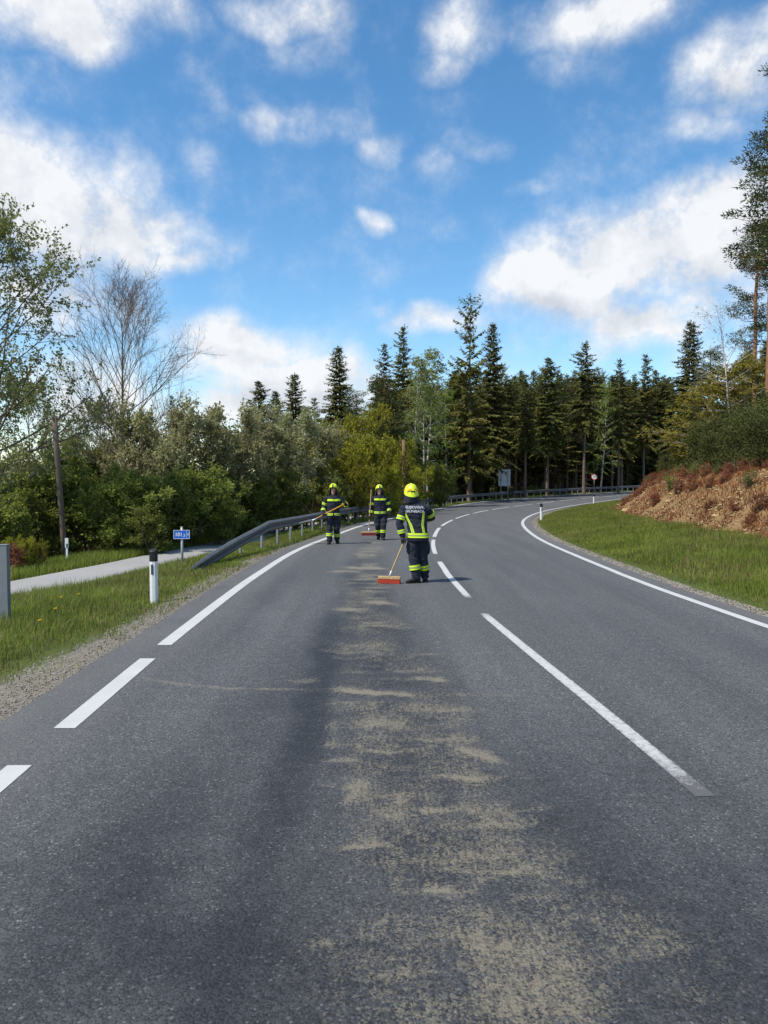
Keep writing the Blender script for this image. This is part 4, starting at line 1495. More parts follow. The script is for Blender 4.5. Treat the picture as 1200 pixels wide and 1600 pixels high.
def build_person(px, py, label, J, yaw, facing_back=False, scale=1.0, head_yaw=None, seed=1, grips=(None, None), toes=None, back_text=False, light_patch=None):
    x, y, z = ground_px(px, py)
    root = empty('person', (x, y, z), label, 'person', 'firefighters sweeping the road')
    tor = Torso(J['hip'], J['chest'], yaw)
    hy = yaw if head_yaw is None else head_yaw
    Rb = Matrix.Rotation(yaw, 3, 'Z')
    # --- the body itself, one continuous surface under the clothes
    g = Geo()
    head_geo(g, J['head'], hy)
    g.tube([Vector(J['head']) + Vector((0, 0, -.10)), tor.centre(1.46)], [.055, .065], 12, round_ends=True)
    g.rings([tor.ring(h, -.03, 20) for h in (.86, .95, 1.08, 1.22, 1.34, 1.42, 1.46)])
    for s in 'ab':
        g.tube([J['sh' + s], J['el' + s], J['wr' + s]], [.052, .042, .030], 10, round_ends=True)
        glove_geo(g, J['wr' + s], J['hand' + s], grips[0 if s == 'a' else 1][0], grips[0 if s == 'a' else 1][1], grips[0 if s == 'a' else 1][2], fr=.0065, thin=.62)
        g.tube([J['hp' + s], J['kn' + s], J['an' + s]], [.082, .055, .042], 10, round_ends=True)
        d = Vector((toes[s][0], toes[s][1], 0)).normalized()
        g.tube([Vector(J['an' + s]) - d * .03 + Vector((0, 0, -.03)), Vector(J['an' + s]) + d * .13 + Vector((0, 0, -.05))], [.036, .026], 8, round_ends=True)
    body = link('body', union_mesh(g, 'body', .0075, MAT['skin'], 3), root)
    Rh = Matrix.Rotation(hy, 3, 'Z')
    H = Vector(J['head'])
    for s in (-1, 1):
        g = Geo(); g.tube([H + Rh @ Vector((s * .032 - .010, -.089, .012)), H + Rh @ Vector((s * .032 + .010, -.089, .012))], .0085, 8, round_ends=True)
        e = link('eye', g.mesh('eye', [MAT['eyewhite']], True), root)
        g = Geo(); g.tube([H + Rh @ Vector((s * .032, -.094, .012)), H + Rh @ Vector((s * .032, -.0985, .012))], .0055, 8)
        link('iris', g.mesh('iris', [MAT['eye']], True), e)
    g = Geo(); g.tube([H + Rh @ Vector(q) for q in ((-.024, -.083, -.062), (0, -.096, -.060), (.024, -.083, -.062))], [.004, .0075, .004], 8, round_ends=True)
    link('mouth', g.mesh('mouth', [MAT['lips']], True), root)
    # --- jacket
    g = Geo()
    g.rings([tor.ring(h) for h in (.80, .84, .90, .95, 1.02, 1.10, 1.18, 1.26, 1.34, 1.40, 1.44, 1.48, 1.52)])
    ra = dict(sh=.088, el=.070, wr=.058)
    for s in 'ab':
        wr = lerp(J['el' + s], J['wr' + s], .94)
        g.tube([tor.centre(1.40) * .35 + Vector(J['sh' + s]) * .65, J['sh' + s], lerp(J['sh' + s], J['el' + s], .5), J['el' + s], lerp(J['el' + s], J['wr' + s], .5), wr], [.085, ra['sh'], .080, ra['el'] + .004, .066, ra['wr']], 16, round_ends=True)
    # collar
    cc = tor.centre(1.5)
    top = Vector(J['head']) + Vector((0, 0, -.125)); top = Vector((cc.x * .6 + top.x * .4, cc.y * .6 + top.y * .4, 1.585 if J['head'][2] > 1.68 else 1.555))
    g.tube([cc + Vector((0, 0, -.02)), lerp(cc, top, .6), top], [.108, .098, .092], 18)
    jk = link('jacket', union_mesh(g, 'jacket', .0105, MAT['navy'], 5, (.015, seed)), root)
    # --- trousers
    g = Geo()
    hip = tor.centre(.9)
    g.rings([[tor.centre(.9) + (v - tor.centre(h)) * k + Vector((0, 0, h - .9)) for v in tor.ring(h)] for h, k in ((.80, .86), (.86, .90), (.92, .92), (.98, .88))])
    for s in 'ab':
        lo = lerp(J['kn' + s], J['an' + s], .93)
        g.tube([J['hp' + s], lerp(J['hp' + s], J['kn' + s], .5), J['kn' + s], lerp(J['kn' + s], J['an' + s], .5), lo], [.112, .104, .094, .092, .090], 16, round_ends=True)
        # cargo pocket on the outer thigh
        pk = lerp(J['hp' + s], J['kn' + s], .55)
        sd = 1 if J['hp' + s][0] > tor.centre(.9).x else -1
        g.tube([pk + Vector((sd * .085, 0, .08)), pk + Vector((sd * .090, 0, -.08))], .045, 10, round_ends=True)
    tr = link('trousers', union_mesh(g, 'trousers', .0105, MAT['navy2'], 5, (.018, seed + 11)), root)
    # --- boots and gloves
    for s in 'ab':
        g = Geo(); boot_geo(g, J['an' + s], toes[s], J['an' + s][2] - .10)
        bt = link('boot', union_mesh(g, 'boot', .009, MAT['black'], 4), root)
        link('boot_sole', sole_geo(J['an' + s], toes[s], J['an' + s][2] - .10), bt)
        g = Geo(); q = grips[0 if s == 'a' else 1]
        glove_geo(g, J['wr' + s], J['hand' + s], q[0], q[1], q[2], fr=.0120)
        wd = (Vector(J['wr' + s]) - Vector(J['el' + s])).normalized()
        g.tube([Vector(J['wr' + s]) - wd * .05, Vector(J['wr' + s]) + wd * .02], [.050, .044], 12, round_ends=True)
        link('glove', union_mesh(g, 'glove', .005, MAT['glove'], 2), root)
    # --- reflective bands
    waist = (.895, .965) if not back_text else (.868, .955)
    link('reflective_band', tor.band(*waist), jk)
    if back_text:
        link('reflective_strap', tor.strap([(.95, math.pi - .30), (1.12, math.pi - .50), (1.33, math.pi - .95)], .058), jk)
        link('reflective_strap', tor.strap([(.95, math.pi + .62), (1.12, math.pi + .56), (1.36, math.pi + .78)], .052), jk)
        link('lettering', tor.letters('FEUERWEHR', .074, 1.438, .74, infl=.021), jk)
        link('lettering', tor.letters('GRÜNBACH', .070, 1.366, .76, infl=.021), jk)
    else:
        link('reflective_band', tor.band(1.345, 1.405, a0=-1.15, a1=1.15, single=True), jk)
        g = Geo()
        rows = [[tor.at(h, -.05, .014), tor.at(h, .05, .014)] for h in np.linspace(.82, 1.50, 12)]
        g.rings(rows, cap=False, closed=False)
        link('zip_flap', g.mesh('zip_flap', [MAT['navy2']], True), jk)
    for s in 'ab':
        link('reflective_band', limb_band(J['sh' + s], J['el' + s], .086, .074, .50, .76, .012), jk)
        link('reflective_band', limb_band(J['el' + s], J['wr' + s], .074, .060, .50, .76, .012), jk)
        link('reflective_band', limb_band(J['kn' + s], J['an' + s], .096, .093, .40, .62, .013), tr)
    helmet_parts(Vector(J['head']) + Vector((0, 0, .045)), hy, root, facing_back)
    return root


def push_broom(root_loc, label, head_c, hand, top, yaw, length=.44, bristle='bristle', bottom=0.0):
    """broom: head centre (x,y relative), handle up to `top`"""
    t = empty('broom', root_loc, label, 'broom', 'street brooms')
    Rm = Matrix.Rotation(yaw, 3, 'Z')
    hc = Vector((head_c[0], head_c[1], bottom))
    g = Geo()
    g.rings([[hc + Rm @ Vector((sx * length / 2 * k, sy * .036 * k, zz)) for sx, sy in ((-1, -1), (1, -1), (1, 1), (-1, 1))] for zz, k in ((.085, .97), (.09, 1), (.128, 1), (.134, .96))])
    blk = link('broom_block', g.mesh('broom_block', [MAT['wood']]), t)
    g = Geo()
    rr = random.Random(3)
    for i in range(34):
        for j in range(5):
            x0 = -length / 2 + .012 + (length - .024) * i / 33; y0 = -.028 + .056 * j / 4
            sp = 1.12
            c0 = hc + Rm @ Vector((x0, y0, .088)); c1 = hc + Rm @ Vector((x0 * 1.03 + rr.uniform(-.006, .006), y0 * 1.5 + rr.uniform(-.006, .006), rr.uniform(-.002, .008)))
            g.tube([c0, c1], [.0055, .0085], 4)
    link('bristles', g.mesh('bristles', [MAT[bristle]]), t, kind='stuff')
    a, b = hc + Vector((0, 0, .128)), Vector(top)
    d = (b - a).normalized()
    g = Geo(); g.tube([a - d * .01, a + d * .12], [.022, .018], 10)
    link('socket', g.mesh('socket', [MAT['bladesteel']], True), t)
    g = Geo(); g.tube([a + d * .09, lerp(a, b, .5), b], [.0135, .0145, .0145], 10, round_ends=True)
    link('handle', g.mesh('handle', [MAT['wood']], True), t)
    return t


def shovel(root_loc, label, p_top, p_sock, tip):
    t = empty('shovel', root_loc, label, 'shovel')
    a, b = Vector(p_top), Vector(p_sock)
    d = (b - a).normalized()
    g = Geo(); g.tube([a, lerp(a, b, .33), lerp(a, b, .66), b], [.0185, .018, .018, .0165], 12, round_ends=True)
    link('handle', g.mesh('handle', [MAT['orangewood']], True), t)
    g = Geo(); g.tube([b - d * .04, b + d * .10, b + d * .19], [.021, .021, .014], 12)
    link('socket', g.mesh('socket', [MAT['bladesteel']], True), t)
    # dished blade, a little flatter than the handle
    e = b + d * .13
    bd = (Vector(tip) - e).normalized()
    side = bd.cross(Vector((0, 0, 1))).normalized()
    up = side.cross(bd).normalized()
    L = (Vector(tip) - e).length
    g = Geo(); top, bot = [], []
    for i, (q, w) in enumerate([(0, .07), (.10, .105), (.35, .118), (.65, .120), (.88, .110), (1.0, .085)]):
        r1, r2 = [], []
        for k in range(9):
            s = -1 + k / 4
            v = e + bd * L * (q + (.05 * (1 - s * s) if q > .9 else 0)) + side * w * s + up * (.030 * s * s - .012 + .02 * (1 - q))
            r1.append(v); r2.append(v - up * .004)
        top.append(r1); bot.append(r2[::-1])
    g.rings(top, cap=False, closed=False); g.rings(bot, cap=False, closed=False)
    link('blade', g.mesh('blade', [MAT['bladesteel']], True), t)
    return t


def build_people():
    # the one seen from behind, sweeping with a red broom
    J = dict(hip=(.02, 0, .9), chest=(-.04, .02, 1.42), head=(-.115, .05, 1.665),
             sha=(-.245, .02, 1.405), ela=(-.335, -.02, 1.135), wra=(-.275, -.05, .885), handa=(-.245, -.065, .81),
             shb=(.185, .03, 1.405), elb=(.285, .14, 1.235), wrb=(.16, .32, 1.20), handb=(.09, .37, 1.22),
             hpa=(-.075, 0, .88), kna=(-.07, .02, .50), ana=(-.015, .0, .10),
             hpb=(.115, .02, .88), knb=(.115, .07, .50), anb=(.155, .17, .10))
    hd = Vector((-.53, -.06, .13)); tp = Vector((-.205, -.066, .905))
    ax = (tp - hd).normalized()
    J['handa'] = tuple(lerp(hd, tp, .88))
    grip_free = (Vector((0.2, .3, 1)).normalized(), .02, 1.0)
    p = build_person(652, 911.5, 'person seen from behind in navy fire kit with grey back lettering, sweeping with a broom', J, math.pi + R(-8), True, seed=2, head_yaw=math.pi + R(12),
                     grips=((-ax, .0145, 1.0), grip_free), toes=dict(a=(-.92, -.35), b=(.1, 1.0)), back_text=True)
    push_broom(p.location, 'wooden push broom with bright orange-red bristles held by the person seen from behind', (-.53, -.06), None, tp, R(-14), .43, 'bristle')
    # the one with the shovel
    J = dict(hip=(.0, 0, .9), chest=(.02, -.01, 1.42), head=(.0, -.03, 1.675),
             sha=(-.205, 0, 1.415), ela=(-.305, .03, 1.165), wra=(-.315, -.14, .99), handa=(-.305, -.205, .955),
             shb=(.245, 0, 1.415), elb=(.375, .02, 1.185), wrb=(.395, -.17, 1.25), handb=(.385, -.235, 1.275),
             hpa=(-.10, 0, .88), kna=(-.115, -.08, .50), ana=(-.125, -.12, .10),
             hpb=(.10, 0, .88), knb=(.105, .0, .50), anb=(.095, .20, .115))
    a, b = Vector((.44, -.24, 1.30)), Vector((-.53, -.205, .80))
    ax = (b - a).normalized()
    J['handb'] = tuple(a + ax * .07); J['handa'] = tuple(lerp(a, b, .74))
    p = build_person(521, 850, 'person in navy fire kit carrying an orange-handled shovel across the body', J, R(3), seed=5, head_yaw=R(-4),
                     grips=((-ax, .018, -1.0), (ax, .018, 1.0)), toes=dict(a=(-.12, -1), b=(.25, -1)))
    shovel(p.location, 'steel shovel with orange wooden handle held by the person facing the guardrail end', a, b, Vector((-1.05, -.18, .66)))
    # the one with the upright broom
    J = dict(hip=(.0, 0, .9), chest=(.0, -.01, 1.42), head=(-.03, -.03, 1.655),
             sha=(-.215, 0, 1.41), ela=(-.285, .03, 1.12), wra=(-.305, -.03, .85), handa=(-.31, -.05, .77),
             shb=(.205, 0, 1.41), elb=(.285, .03, 1.14), wrb=(.315, -.09, .92), handb=(.315, -.13, .85),
             hpa=(-.10, 0, .88), kna=(-.085, -.02, .50), ana=(-.045, .16, .12),
             hpb=(.10, 0, .88), knb=(.115, -.09, .50), anb=(.095, -.10, .10))
    hd = Vector((-.385, -.075, .28)); tp = Vector((-.30, -.085, 1.70))
    ax = (tp - hd).normalized()
    J['handa'] = tuple(lerp(hd, tp, .34)); J['wra'] = (-.318, -.03, .855)
    p = build_person(594, 843.5, 'person in navy fire kit holding an upright broom beside them', J, R(-3), seed=9, head_yaw=R(6), scale=.98,
                     grips=((ax, .0145, -1.0), (Vector((0, -.3, 1)).normalized(), .02, 1.0)), toes=dict(a=(-.15, -1), b=(.15, -1)))
    push_broom(p.location, 'wooden broom with dark red bristles carried upright clear of the road', (-.385, -.075), None, tp, R(4), .50, 'darkbristle', bottom=.15)


build_people()
# ------------------------------------------------------------------ vegetation generators
def unit(v):
    return v / np.maximum(np.linalg.norm(v, axis=-1, keepdims=True), 1e-9)


def leaf_quads(c, u, n, length, width, fold=0.0):
    """diamond leaves: base c, direction u, normal n"""
    u = unit(u); v = unit(np.cross(n, u))
    l = np.asarray(length)[:, None]; w = np.asarray(width)[:, None]
    a = c; b = c + u * l * .45 + v * w * .5; t = c + u * l; d = c + u * l * .45 - v * w * .5
    V = np.stack([a, b, t, d], 1).reshape(-1, 3)
    F = np.arange(len(c) * 4).reshape(-1, 4)
    return V, F


class Wood:
    def __init__(self):
        self.V, self.F, self.n = [], [], 0

    def tube(self, pts, rad, sides=5):
        pts = np.asarray(pts, float); rad = np.asarray(rad, float)
        t = np.gradient(pts, axis=0); t = unit(t)
        ref = np.array([1.0, 0, 0]) if abs(t[0][0]) < .8 else np.array([0, 1.0, 0])
        x = unit(np.cross(t, ref)); y = np.cross(t, x)
        an = np.arange(sides) * 2 * math.pi / sides
        ring = pts[:, None] + rad[:, None, None] * (x[:, None] * np.cos(an)[None, :, None] + y[:, None] * np.sin(an)[None, :, None])
        k = len(pts)
        self.V.append(ring.reshape(-1, 3))
        i = np.arange((k - 1) * sides); r, c = i // sides, i % sides; c2 = (c + 1) % sides
        self.F.append(np.stack([r * sides + c, r * sides + c2, (r + 1) * sides + c2, (r + 1) * sides + c], 1) + self.n)
        self.n += k * sides

    def mesh(self, name, mat):
        return mesh_np(name, np.concatenate(self.V), np.concatenate(self.F), [mat], True)


def make_spruce(seed, H, base, Rm, mat, step=.34, per=6, droop=.55, top_up=.55, dens=1.0, dead=True, ragged=.25, twig=1.0, barkmat=None):
    r = np.random.default_rng(seed)
    w = Wood()
    zs = np.linspace(-.4, H, 9)
    wob = np.cumsum(r.normal(0, .02, (9, 2)), 0)
    tr = np.column_stack([wob, zs])
    w.tube(tr, np.interp(zs, [-.4, .6, H], [.011 * H + .05, .0095 * H + .02, .012]), 9)
    C, U, Nn, Ln, Wd = [], [], [], [], []
    h = base
    prof = r.uniform(.62, 1.22, 24)
    while h < H - .15:
        t = (h - base) / (H - base)
        Rr = Rm * (1 - t) ** .70 * min(1, .62 + t * 3.0) * np.interp(t * 23, np.arange(24), prof) + .12
        nb = max(3, int(round(per * (1 - .35 * t) * r.uniform(.8, 1.2))))
        a0 = r.uniform(0, 6.28)
        for k in range(nb):
            a = a0 + k * 6.283 / nb + r.normal(0, .25)
            L = Rr * r.uniform(1 - ragged * 1.6, 1 + ragged)
            up = top_up * t + .12 * r.normal() + (.10 if t > .3 else -.05)
            dr = droop * (1 - .55 * t) * r.uniform(.7, 1.3)
            m = max(4, int(L / .13 * dens))
            s = np.linspace(.12, 1, m)
            o = np.array([math.cos(a), math.sin(a), 0]); sd = np.array([-math.sin(a), math.cos(a), 0])
            bz = h + r.normal(0, .05) + L * (up * s - dr * s * s + .22 * dr * s ** 4)
            P = np.column_stack([o[0] * L * s, o[1] * L * s, bz])
            if L > .8: w.tube(P[::max(1, m // 3)], np.linspace(.022, .006, len(P[::max(1, m // 3)])), 3)
            for sg in (-1, 1):
                ll = (.28 + .36 * (1 - s) * min(L, 2.5) / 1.6) * r.uniform(.7, 1.25, m) * twig
                U.append(o[None] * r.uniform(.4, .9, (m, 1)) + sg * sd[None] * r.uniform(.5, 1.0, (m, 1)) + np.array([0, 0, -1.0]) * r.uniform(.15, .75, (m, 1)))
                C.append(P + r.normal(0, .02, (m, 3))); Ln.append(ll); Wd.append(ll * r.uniform(.34, .52, m))
                Nn.append(np.array([0, 0, 1.0]) + r.normal(0, .45, (m, 3)))
            # hanging twiglets
            ll = r.uniform(.18, .42, m) * twig * (1.15 - .6 * t)
            U.append(np.array([0, 0, -1.0]) + o[None] * .35 + r.normal(0, .22, (m, 3))); C.append(P); Ln.append(ll); Wd.append(ll * .36); Nn.append(o[None] + r.normal(0, .5, (m, 3)))
            # tip
            U.append((o + np.array([0, 0, up - dr * .6]))[None]); C.append(P[-1:]); Ln.append(np.array([.3])); Wd.append(np.array([.13])); Nn.append(np.array([[0, 0, 1.0]]) + r.normal(0, .3, (1, 3)))
        h += step * r.uniform(.75, 1.25) * (1 - .35 * t)
    # leader
    m = 10
    U.append(np.array([0, 0, 1.0]) + r.normal(0, .5, (m, 3))); C.append(np.column_stack([np.zeros((m, 2)), np.linspace(H - .9, H - .1, m)])); Ln.append(np.full(m, .28)); Wd.append(np.full(m, .09)); Nn.append(r.normal(0, 1, (m, 3)))
    if dead:
        for k in range(int(base * 5)):
            z = r.uniform(.8, base + .8); a = r.uniform(0, 6.28); L = r.uniform(.4, 1.5)
            s = np.linspace(0, 1, 4)
            P = np.column_stack([math.cos(a) * L * s, math.sin(a) * L * s, z + L * (-.05 * s - .25 * s * s)])
            w.tube(P, np.linspace(.012, .004, 4), 3)
    C, U, Nn, Ln, Wd = (np.concatenate(q) for q in (C, U, Nn, Ln, Wd))
    V, F = leaf_quads(C, U, Nn, Ln, Wd)
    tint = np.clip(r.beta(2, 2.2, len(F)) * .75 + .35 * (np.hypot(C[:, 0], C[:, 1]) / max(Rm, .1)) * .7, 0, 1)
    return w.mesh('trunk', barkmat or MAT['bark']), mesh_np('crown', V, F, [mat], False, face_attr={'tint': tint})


def clump(r, c, rad, n, size, flat=.7):
    d = unit(r.normal(0, 1, (n, 3))) * (r.random((n, 1)) ** .45) * rad
    d[:, 2] *= flat
    return c + d, unit(d + r.normal(0, .35 * rad, (n, 3))), r.normal(0, 1, (n, 3)), r.uniform(.7, 1.3, n) * size


def make_pine(seed, H, base, Rm, mat, clumps=70, leaf=.20, per=170, barkmat=None, trunk_r=None):
    r = np.random.default_rng(seed)
    w = Wood()
    zs = np.linspace(-.4, H, 11)
    wob = np.cumsum(r.normal(0, .045, (11, 2)), 0)
    tr = np.column_stack([wob, zs])
    tr_r = trunk_r or (.0075 * H + .03)
    w.tube(tr, np.interp(zs, [-.4, .8, H * .8, H], [tr_r * 1.25, tr_r, tr_r * .55, .02]), 9)
    Cs, Us, Ns, Ls = [], [], [], []
    for k in range(clumps):
        t = r.random() ** .8
        h = base + (H - base) * t
        a = r.uniform(0, 6.28)
        L = Rm * (1 - .62 * t) * r.uniform(.35, 1.05)
        o = np.array([np.interp(h, zs, tr[:, 0]), np.interp(h, zs, tr[:, 1]), h])
        s = np.linspace(0, 1, 5)[:, None]
        e = np.array([math.cos(a) * L, math.sin(a) * L, L * r.uniform(.0, .45)])
        P = o + e * s + np.array([0, 0, .18 * L]) * np.sin(s * 3.1) * -1
        w.tube(P, np.linspace(.04, .012, 5) * (1 - .5 * t), 4)
        for q in range(3):
            f = r.uniform(.55, 1.05)
            c = o + e * f + r.normal(0, .18, 3)
            C, U, Nn, Ln = clump(r, c, r.uniform(.35, .62) * (1.1 - .3 * t), per // 3, leaf, .6)
            Cs.append(C); Us.append(U + np.array([0, 0, .35])); Ns.append(Nn); Ls.append(Ln)
    # dead stubs under the crown
    for k in range(14):
        z = r.uniform(base * .45, base); a = r.uniform(0, 6.28); L = r.uniform(.3, 1.0)
        o = np.array([np.interp(z, zs, tr[:, 0]), np.interp(z, zs, tr[:, 1]), z]); s = np.linspace(0, 1, 3)[:, None]
        w.tube(o + np.array([math.cos(a), math.sin(a), .1]) * L * s, np.linspace(.018, .006, 3), 3)
    C, U, Nn, Ln = (np.concatenate(q) for q in (Cs, Us, Ns, Ls))
    V, F = leaf_quads(C, U, Nn, Ln, Ln * .30)
    return w.mesh('trunk', barkmat or MAT['pinebark']), mesh_np('crown', V, F, [mat], False, face_attr={'tint': r.beta(2, 2, len(F))})


def make_broadleaf(seed, H, mat, barkmat, spread=.45, crown0=.25, limbs=26, el0=.9, el1=1.25, trunk_r=None, stems=1, leaf=.075, per_twig=5, sub=5, subsub=4, droop=0.0, leaf_w=.62, max_r=None, keep=1.0, twig_len=.5, leafless=False, top_narrow=1.0, stem_tilt=.3, tw_r=.0045, fine=0, trunk_bend=.03):
    """tree or many-stemmed bush: stems > limbs > branches > twigs > leaves"""
    r = np.random.default_rng(seed)
    w = Wood()
    LC, LU = [], []
    tr_r = trunk_r or .012 * H + .02

    def poly(o, d, L, n, curl, jit):
        P = [np.array(o, float)]; d = np.array(d, float); d /= np.linalg.norm(d)
        for i in range(n):
            d = d + np.array([0, 0, curl]) / n + r.normal(0, jit, 3)
            d /= np.linalg.norm(d)
            P.append(P[-1] + d * L / n)
        return np.array(P)

    def sample(P, t):
        k = t * (len(P) - 1); i = min(int(k), len(P) - 2)
        return P[i] + (P[i + 1] - P[i]) * (k - i), P[i + 1] - P[i]
    for st in range(stems):
        if stems == 1:
            T = poly((0, 0, -.3), (0, 0, 1), H + .3, 10, 0, trunk_bend)
            Hs = H
        else:
            a = r.uniform(0, 6.28); tl = abs(r.normal(0, stem_tilt)) + .05
            Hs = H * r.uniform(.7, 1.0)
            T = poly((.25 * math.cos(a) * r.random() * H * .25, .25 * math.sin(a) * r.random() * H * .25, -.2), (math.cos(a) * tl, math.sin(a) * tl, 1), Hs, 8, .25, .06)
        rad = np.linspace(1, .12, len(T)) * tr_r * (1 if stems == 1 else .6)
        w.tube(T, rad, 8 if stems == 1 else 6)
        nl = max(3, limbs // stems)
        for i in range(nl):
            t = crown0 + (1 - crown0) * ((i + r.random()) / nl) ** (1.25 if leafless else .9)
            t = min(t, .985)
            o, td = sample(T, t)
            a = i * 2.399 + r.normal(0, .4)
            tt = (t - crown0) / (1 - crown0)
            shape = math.sin(min(1, .22 + .78 * tt) * math.pi) ** .65 if top_narrow == 1.0 else (1 - tt) ** .7 * min(1, .5 + tt * 2.5)
            L = max(.25, spread * H * (.25 + .75 * shape) * r.uniform(.7, 1.15) * (1 if stems == 1 else .75))
            el = el0 + (el1 - el0) * tt + r.normal(0, .12)
            B = poly(o, (math.cos(a) * math.cos(el), math.sin(a) * math.cos(el), math.sin(el)), L, 6, .25 - droop, .07)
            r0 = max(.006, tr_r * (1 - t * .8) * .42 * (1 if stems == 1 else .7))
            w.tube(B, np.linspace(r0, max(.004, r0 * .25), len(B)), 5)
            for j in range(sub):
                t2 = .25 + .75 * (j + r.random()) / sub
                o2, d2 = sample(B, min(t2, .99))
                dd = unit(d2[None])[0] + unit(r.normal(0, 1, (1, 3)))[0] * .85 + np.array([0, 0, .15 - droop * .8])
                L2 = L * (1.05 - .6 * t2) * r.uniform(.35, .65) + .12
                Q = poly(o2, dd, L2, 4, .15 - droop * 1.2, .10)
                r2 = max(.0045, r0 * .35)
                w.tube(Q, np.linspace(r2, tw_r * .8, len(Q)), 4 if r2 > .008 else 3)
                for k in range(subsub):
                    t3 = .15 + .85 * (k + r.random()) / subsub
                    o3, d3 = sample(Q, min(t3, .99))
                    dd = unit(d3[None])[0] + unit(r.normal(0, 1, (1, 3)))[0] * .8 + np.array([0, 0, .1 - droop])
                    L3 = twig_len * r.uniform(.5, 1.1)
                    S = poly(o3, dd, L3, 3, .1 - droop * 1.6, .12)
                    if r.random() < keep or leafless: w.tube(S, np.linspace(tw_r, tw_r * .5, len(S)), 3)
                    for f in range(fine):
                        o4, d4 = sample(S, r.uniform(.2, .98))
                        S4 = poly(o4, unit(d4[None])[0] + unit(r.normal(0, 1, (1, 3)))[0] * .75, L3 * .45, 2, .1, .1)
                        w.tube(S4, np.linspace(tw_r * .75, tw_r * .4, len(S4)), 3)
                    if not leafless:
                        ts = r.random(per_twig)
                        for q in ts:
                            o5, d5 = sample(S, q)
                            LC.append(o5 + r.normal(0, .035, 3)); LU.append(unit(d5[None])[0] * .6 + r.normal(0, .7, 3) + np.array([0, 0, -.25 - droop]))
                    elif r.random() < .45:
                        LC.append(S[-1]); LU.append(r.normal(0, 1, 3))
    tm = w.mesh('trunk', barkmat)
    LC, LU = np.array(LC), np.array(LU)
    m = len(LC)
    Ln = leaf * r.uniform(.6, 1.35, m)
    V, F = leaf_quads(LC, LU, r.normal(0, 1, (m, 3)) + np.array([0, 0, .5]), Ln, Ln * leaf_w)
    hgt = LC[:, 2] / H
    return tm, mesh_np('crown', V, F, [mat], False, face_attr={'tint': np.clip(r.beta(2, 2, m) * .8 + .2 * hgt, 0, 1)})


PLANTED = []


def plant(kind, meshes, x, y, label, category, group=None, rot=None, scale=1.0, sink=0.0, trunk_name='trunk', crown_name='crown', sxy=None, lean=(0, 0), z=None):
    z = float(ground_z(x, y)) if z is None else z
    t = empty(kind, (x, y, z - sink), label, category, group, rot=(lean[0], lean[1], random.uniform(0, 6.28) if rot is None else rot))
    t.scale = (sxy or scale, sxy or scale, scale)
    link(trunk_name, meshes[0], t)
    link(crown_name, meshes[1], t)
    PLANTED.append((x, y))
    return t


def real_top(meshes):
    z = 0.0
    for me in meshes:
        co = np.empty(len(me.vertices) * 3, np.float32); me.vertices.foreach_get('co', co)
        z = max(z, float(np.percentile(co[2::3], 99.7)))
    return z


def top_scale(px, py, y, H0, x=None):
    """scale that brings a plant of height H0 at depth y up to photo row py"""
    x = at_px(px, y)
    return (z_px(py, y) - float(ground_z(x, y))) / H0
# ------------------------------------------------------------------ planting
random.seed(11)
SPR = [make_spruce(101, 18, 6.0, 2.9, MAT['spruce'], droop=.55, ragged=.42),
       make_spruce(102, 18, 7.4, 2.7, MAT['spruce'], droop=.7, per=5, ragged=.45, step=.42),
       make_spruce(103, 18, 6.4, 2.6, MAT['spruce_warm'], droop=.5, ragged=.5),
       make_spruce(104, 18, 8.2, 2.9, MAT['spruce'], droop=.45, step=.46, ragged=.5)]
SPR_HERO = make_spruce(111, 19, 2.8, 3.5, MAT['spruce_warm'], step=.60, per=5, droop=.36, top_up=.95, ragged=.5, twig=1.0)
SPR_FULL = make_spruce(112, 18, 1.2, 3.2, MAT['spruce'], step=.32, per=7, droop=.55, ragged=.22)
PINE_TALL = make_pine(121, 22, 12.5, 3.0, MAT['pine'], clumps=62)
PINE_TALL2 = make_pine(122, 22, 10.5, 2.6, MAT['pine'], clumps=66)
PINE_MID = make_pine(123, 15, 6.5, 2.3, MAT['pine'], clumps=55)
YPINE = [make_pine(131, 3.0, .25, 1.25, MAT['youngpine'], clumps=44, leaf=.15, per=150, barkmat=MAT['bark'], trunk_r=.05),
         make_pine(132, 2.6, .2, 1.35, MAT['youngpine'], clumps=44, leaf=.15, per=150, barkmat=MAT['bark'], trunk_r=.05)]
BIRCH_GREEN = make_broadleaf(141, 14, MAT['birchleaf'], MAT['birch'], spread=.17, crown0=.25, limbs=34, el0=.5, el1=1.1, leaf=.15, per_twig=7, sub=5, subsub=4, droop=.55, twig_len=.7, top_narrow=.5, trunk_r=.11)
BIRCH_PALE = make_broadleaf(142, 15, MAT['paleleaf'], MAT['birch'], spread=.15, crown0=.40, limbs=28, el0=.7, el1=1.2, leaf=.14, per_twig=8, sub=5, subsub=4, droop=.35, twig_len=.6, top_narrow=.5, trunk_r=.075, trunk_bend=.05)
GOLD = make_broadleaf(143, 9, MAT['goldleaf'], MAT['birch'], spread=.36, crown0=.15, limbs=44, el0=.1, el1=.9, leaf=.17, per_twig=9, sub=7, subsub=5, droop=.1, twig_len=.55, trunk_r=.08)
BARE_R = make_broadleaf(144, 10, MAT['paleleaf'], MAT['birch'], spread=.26, crown0=.40, limbs=22, el0=.4, el1=.9, leaf=.09, per_twig=1, sub=5, subsub=4, droop=.2, twig_len=.5, trunk_r=.085)
BARE = make_broadleaf(151, 12, MAT['rustleaf'], MAT['twig'], spread=.44, crown0=.26, limbs=50, el0=.62, el1=1.25, leaf=.03, sub=11, subsub=6, twig_len=.60, trunk_r=.13, leafless=True, fine=3, tw_r=.0048)
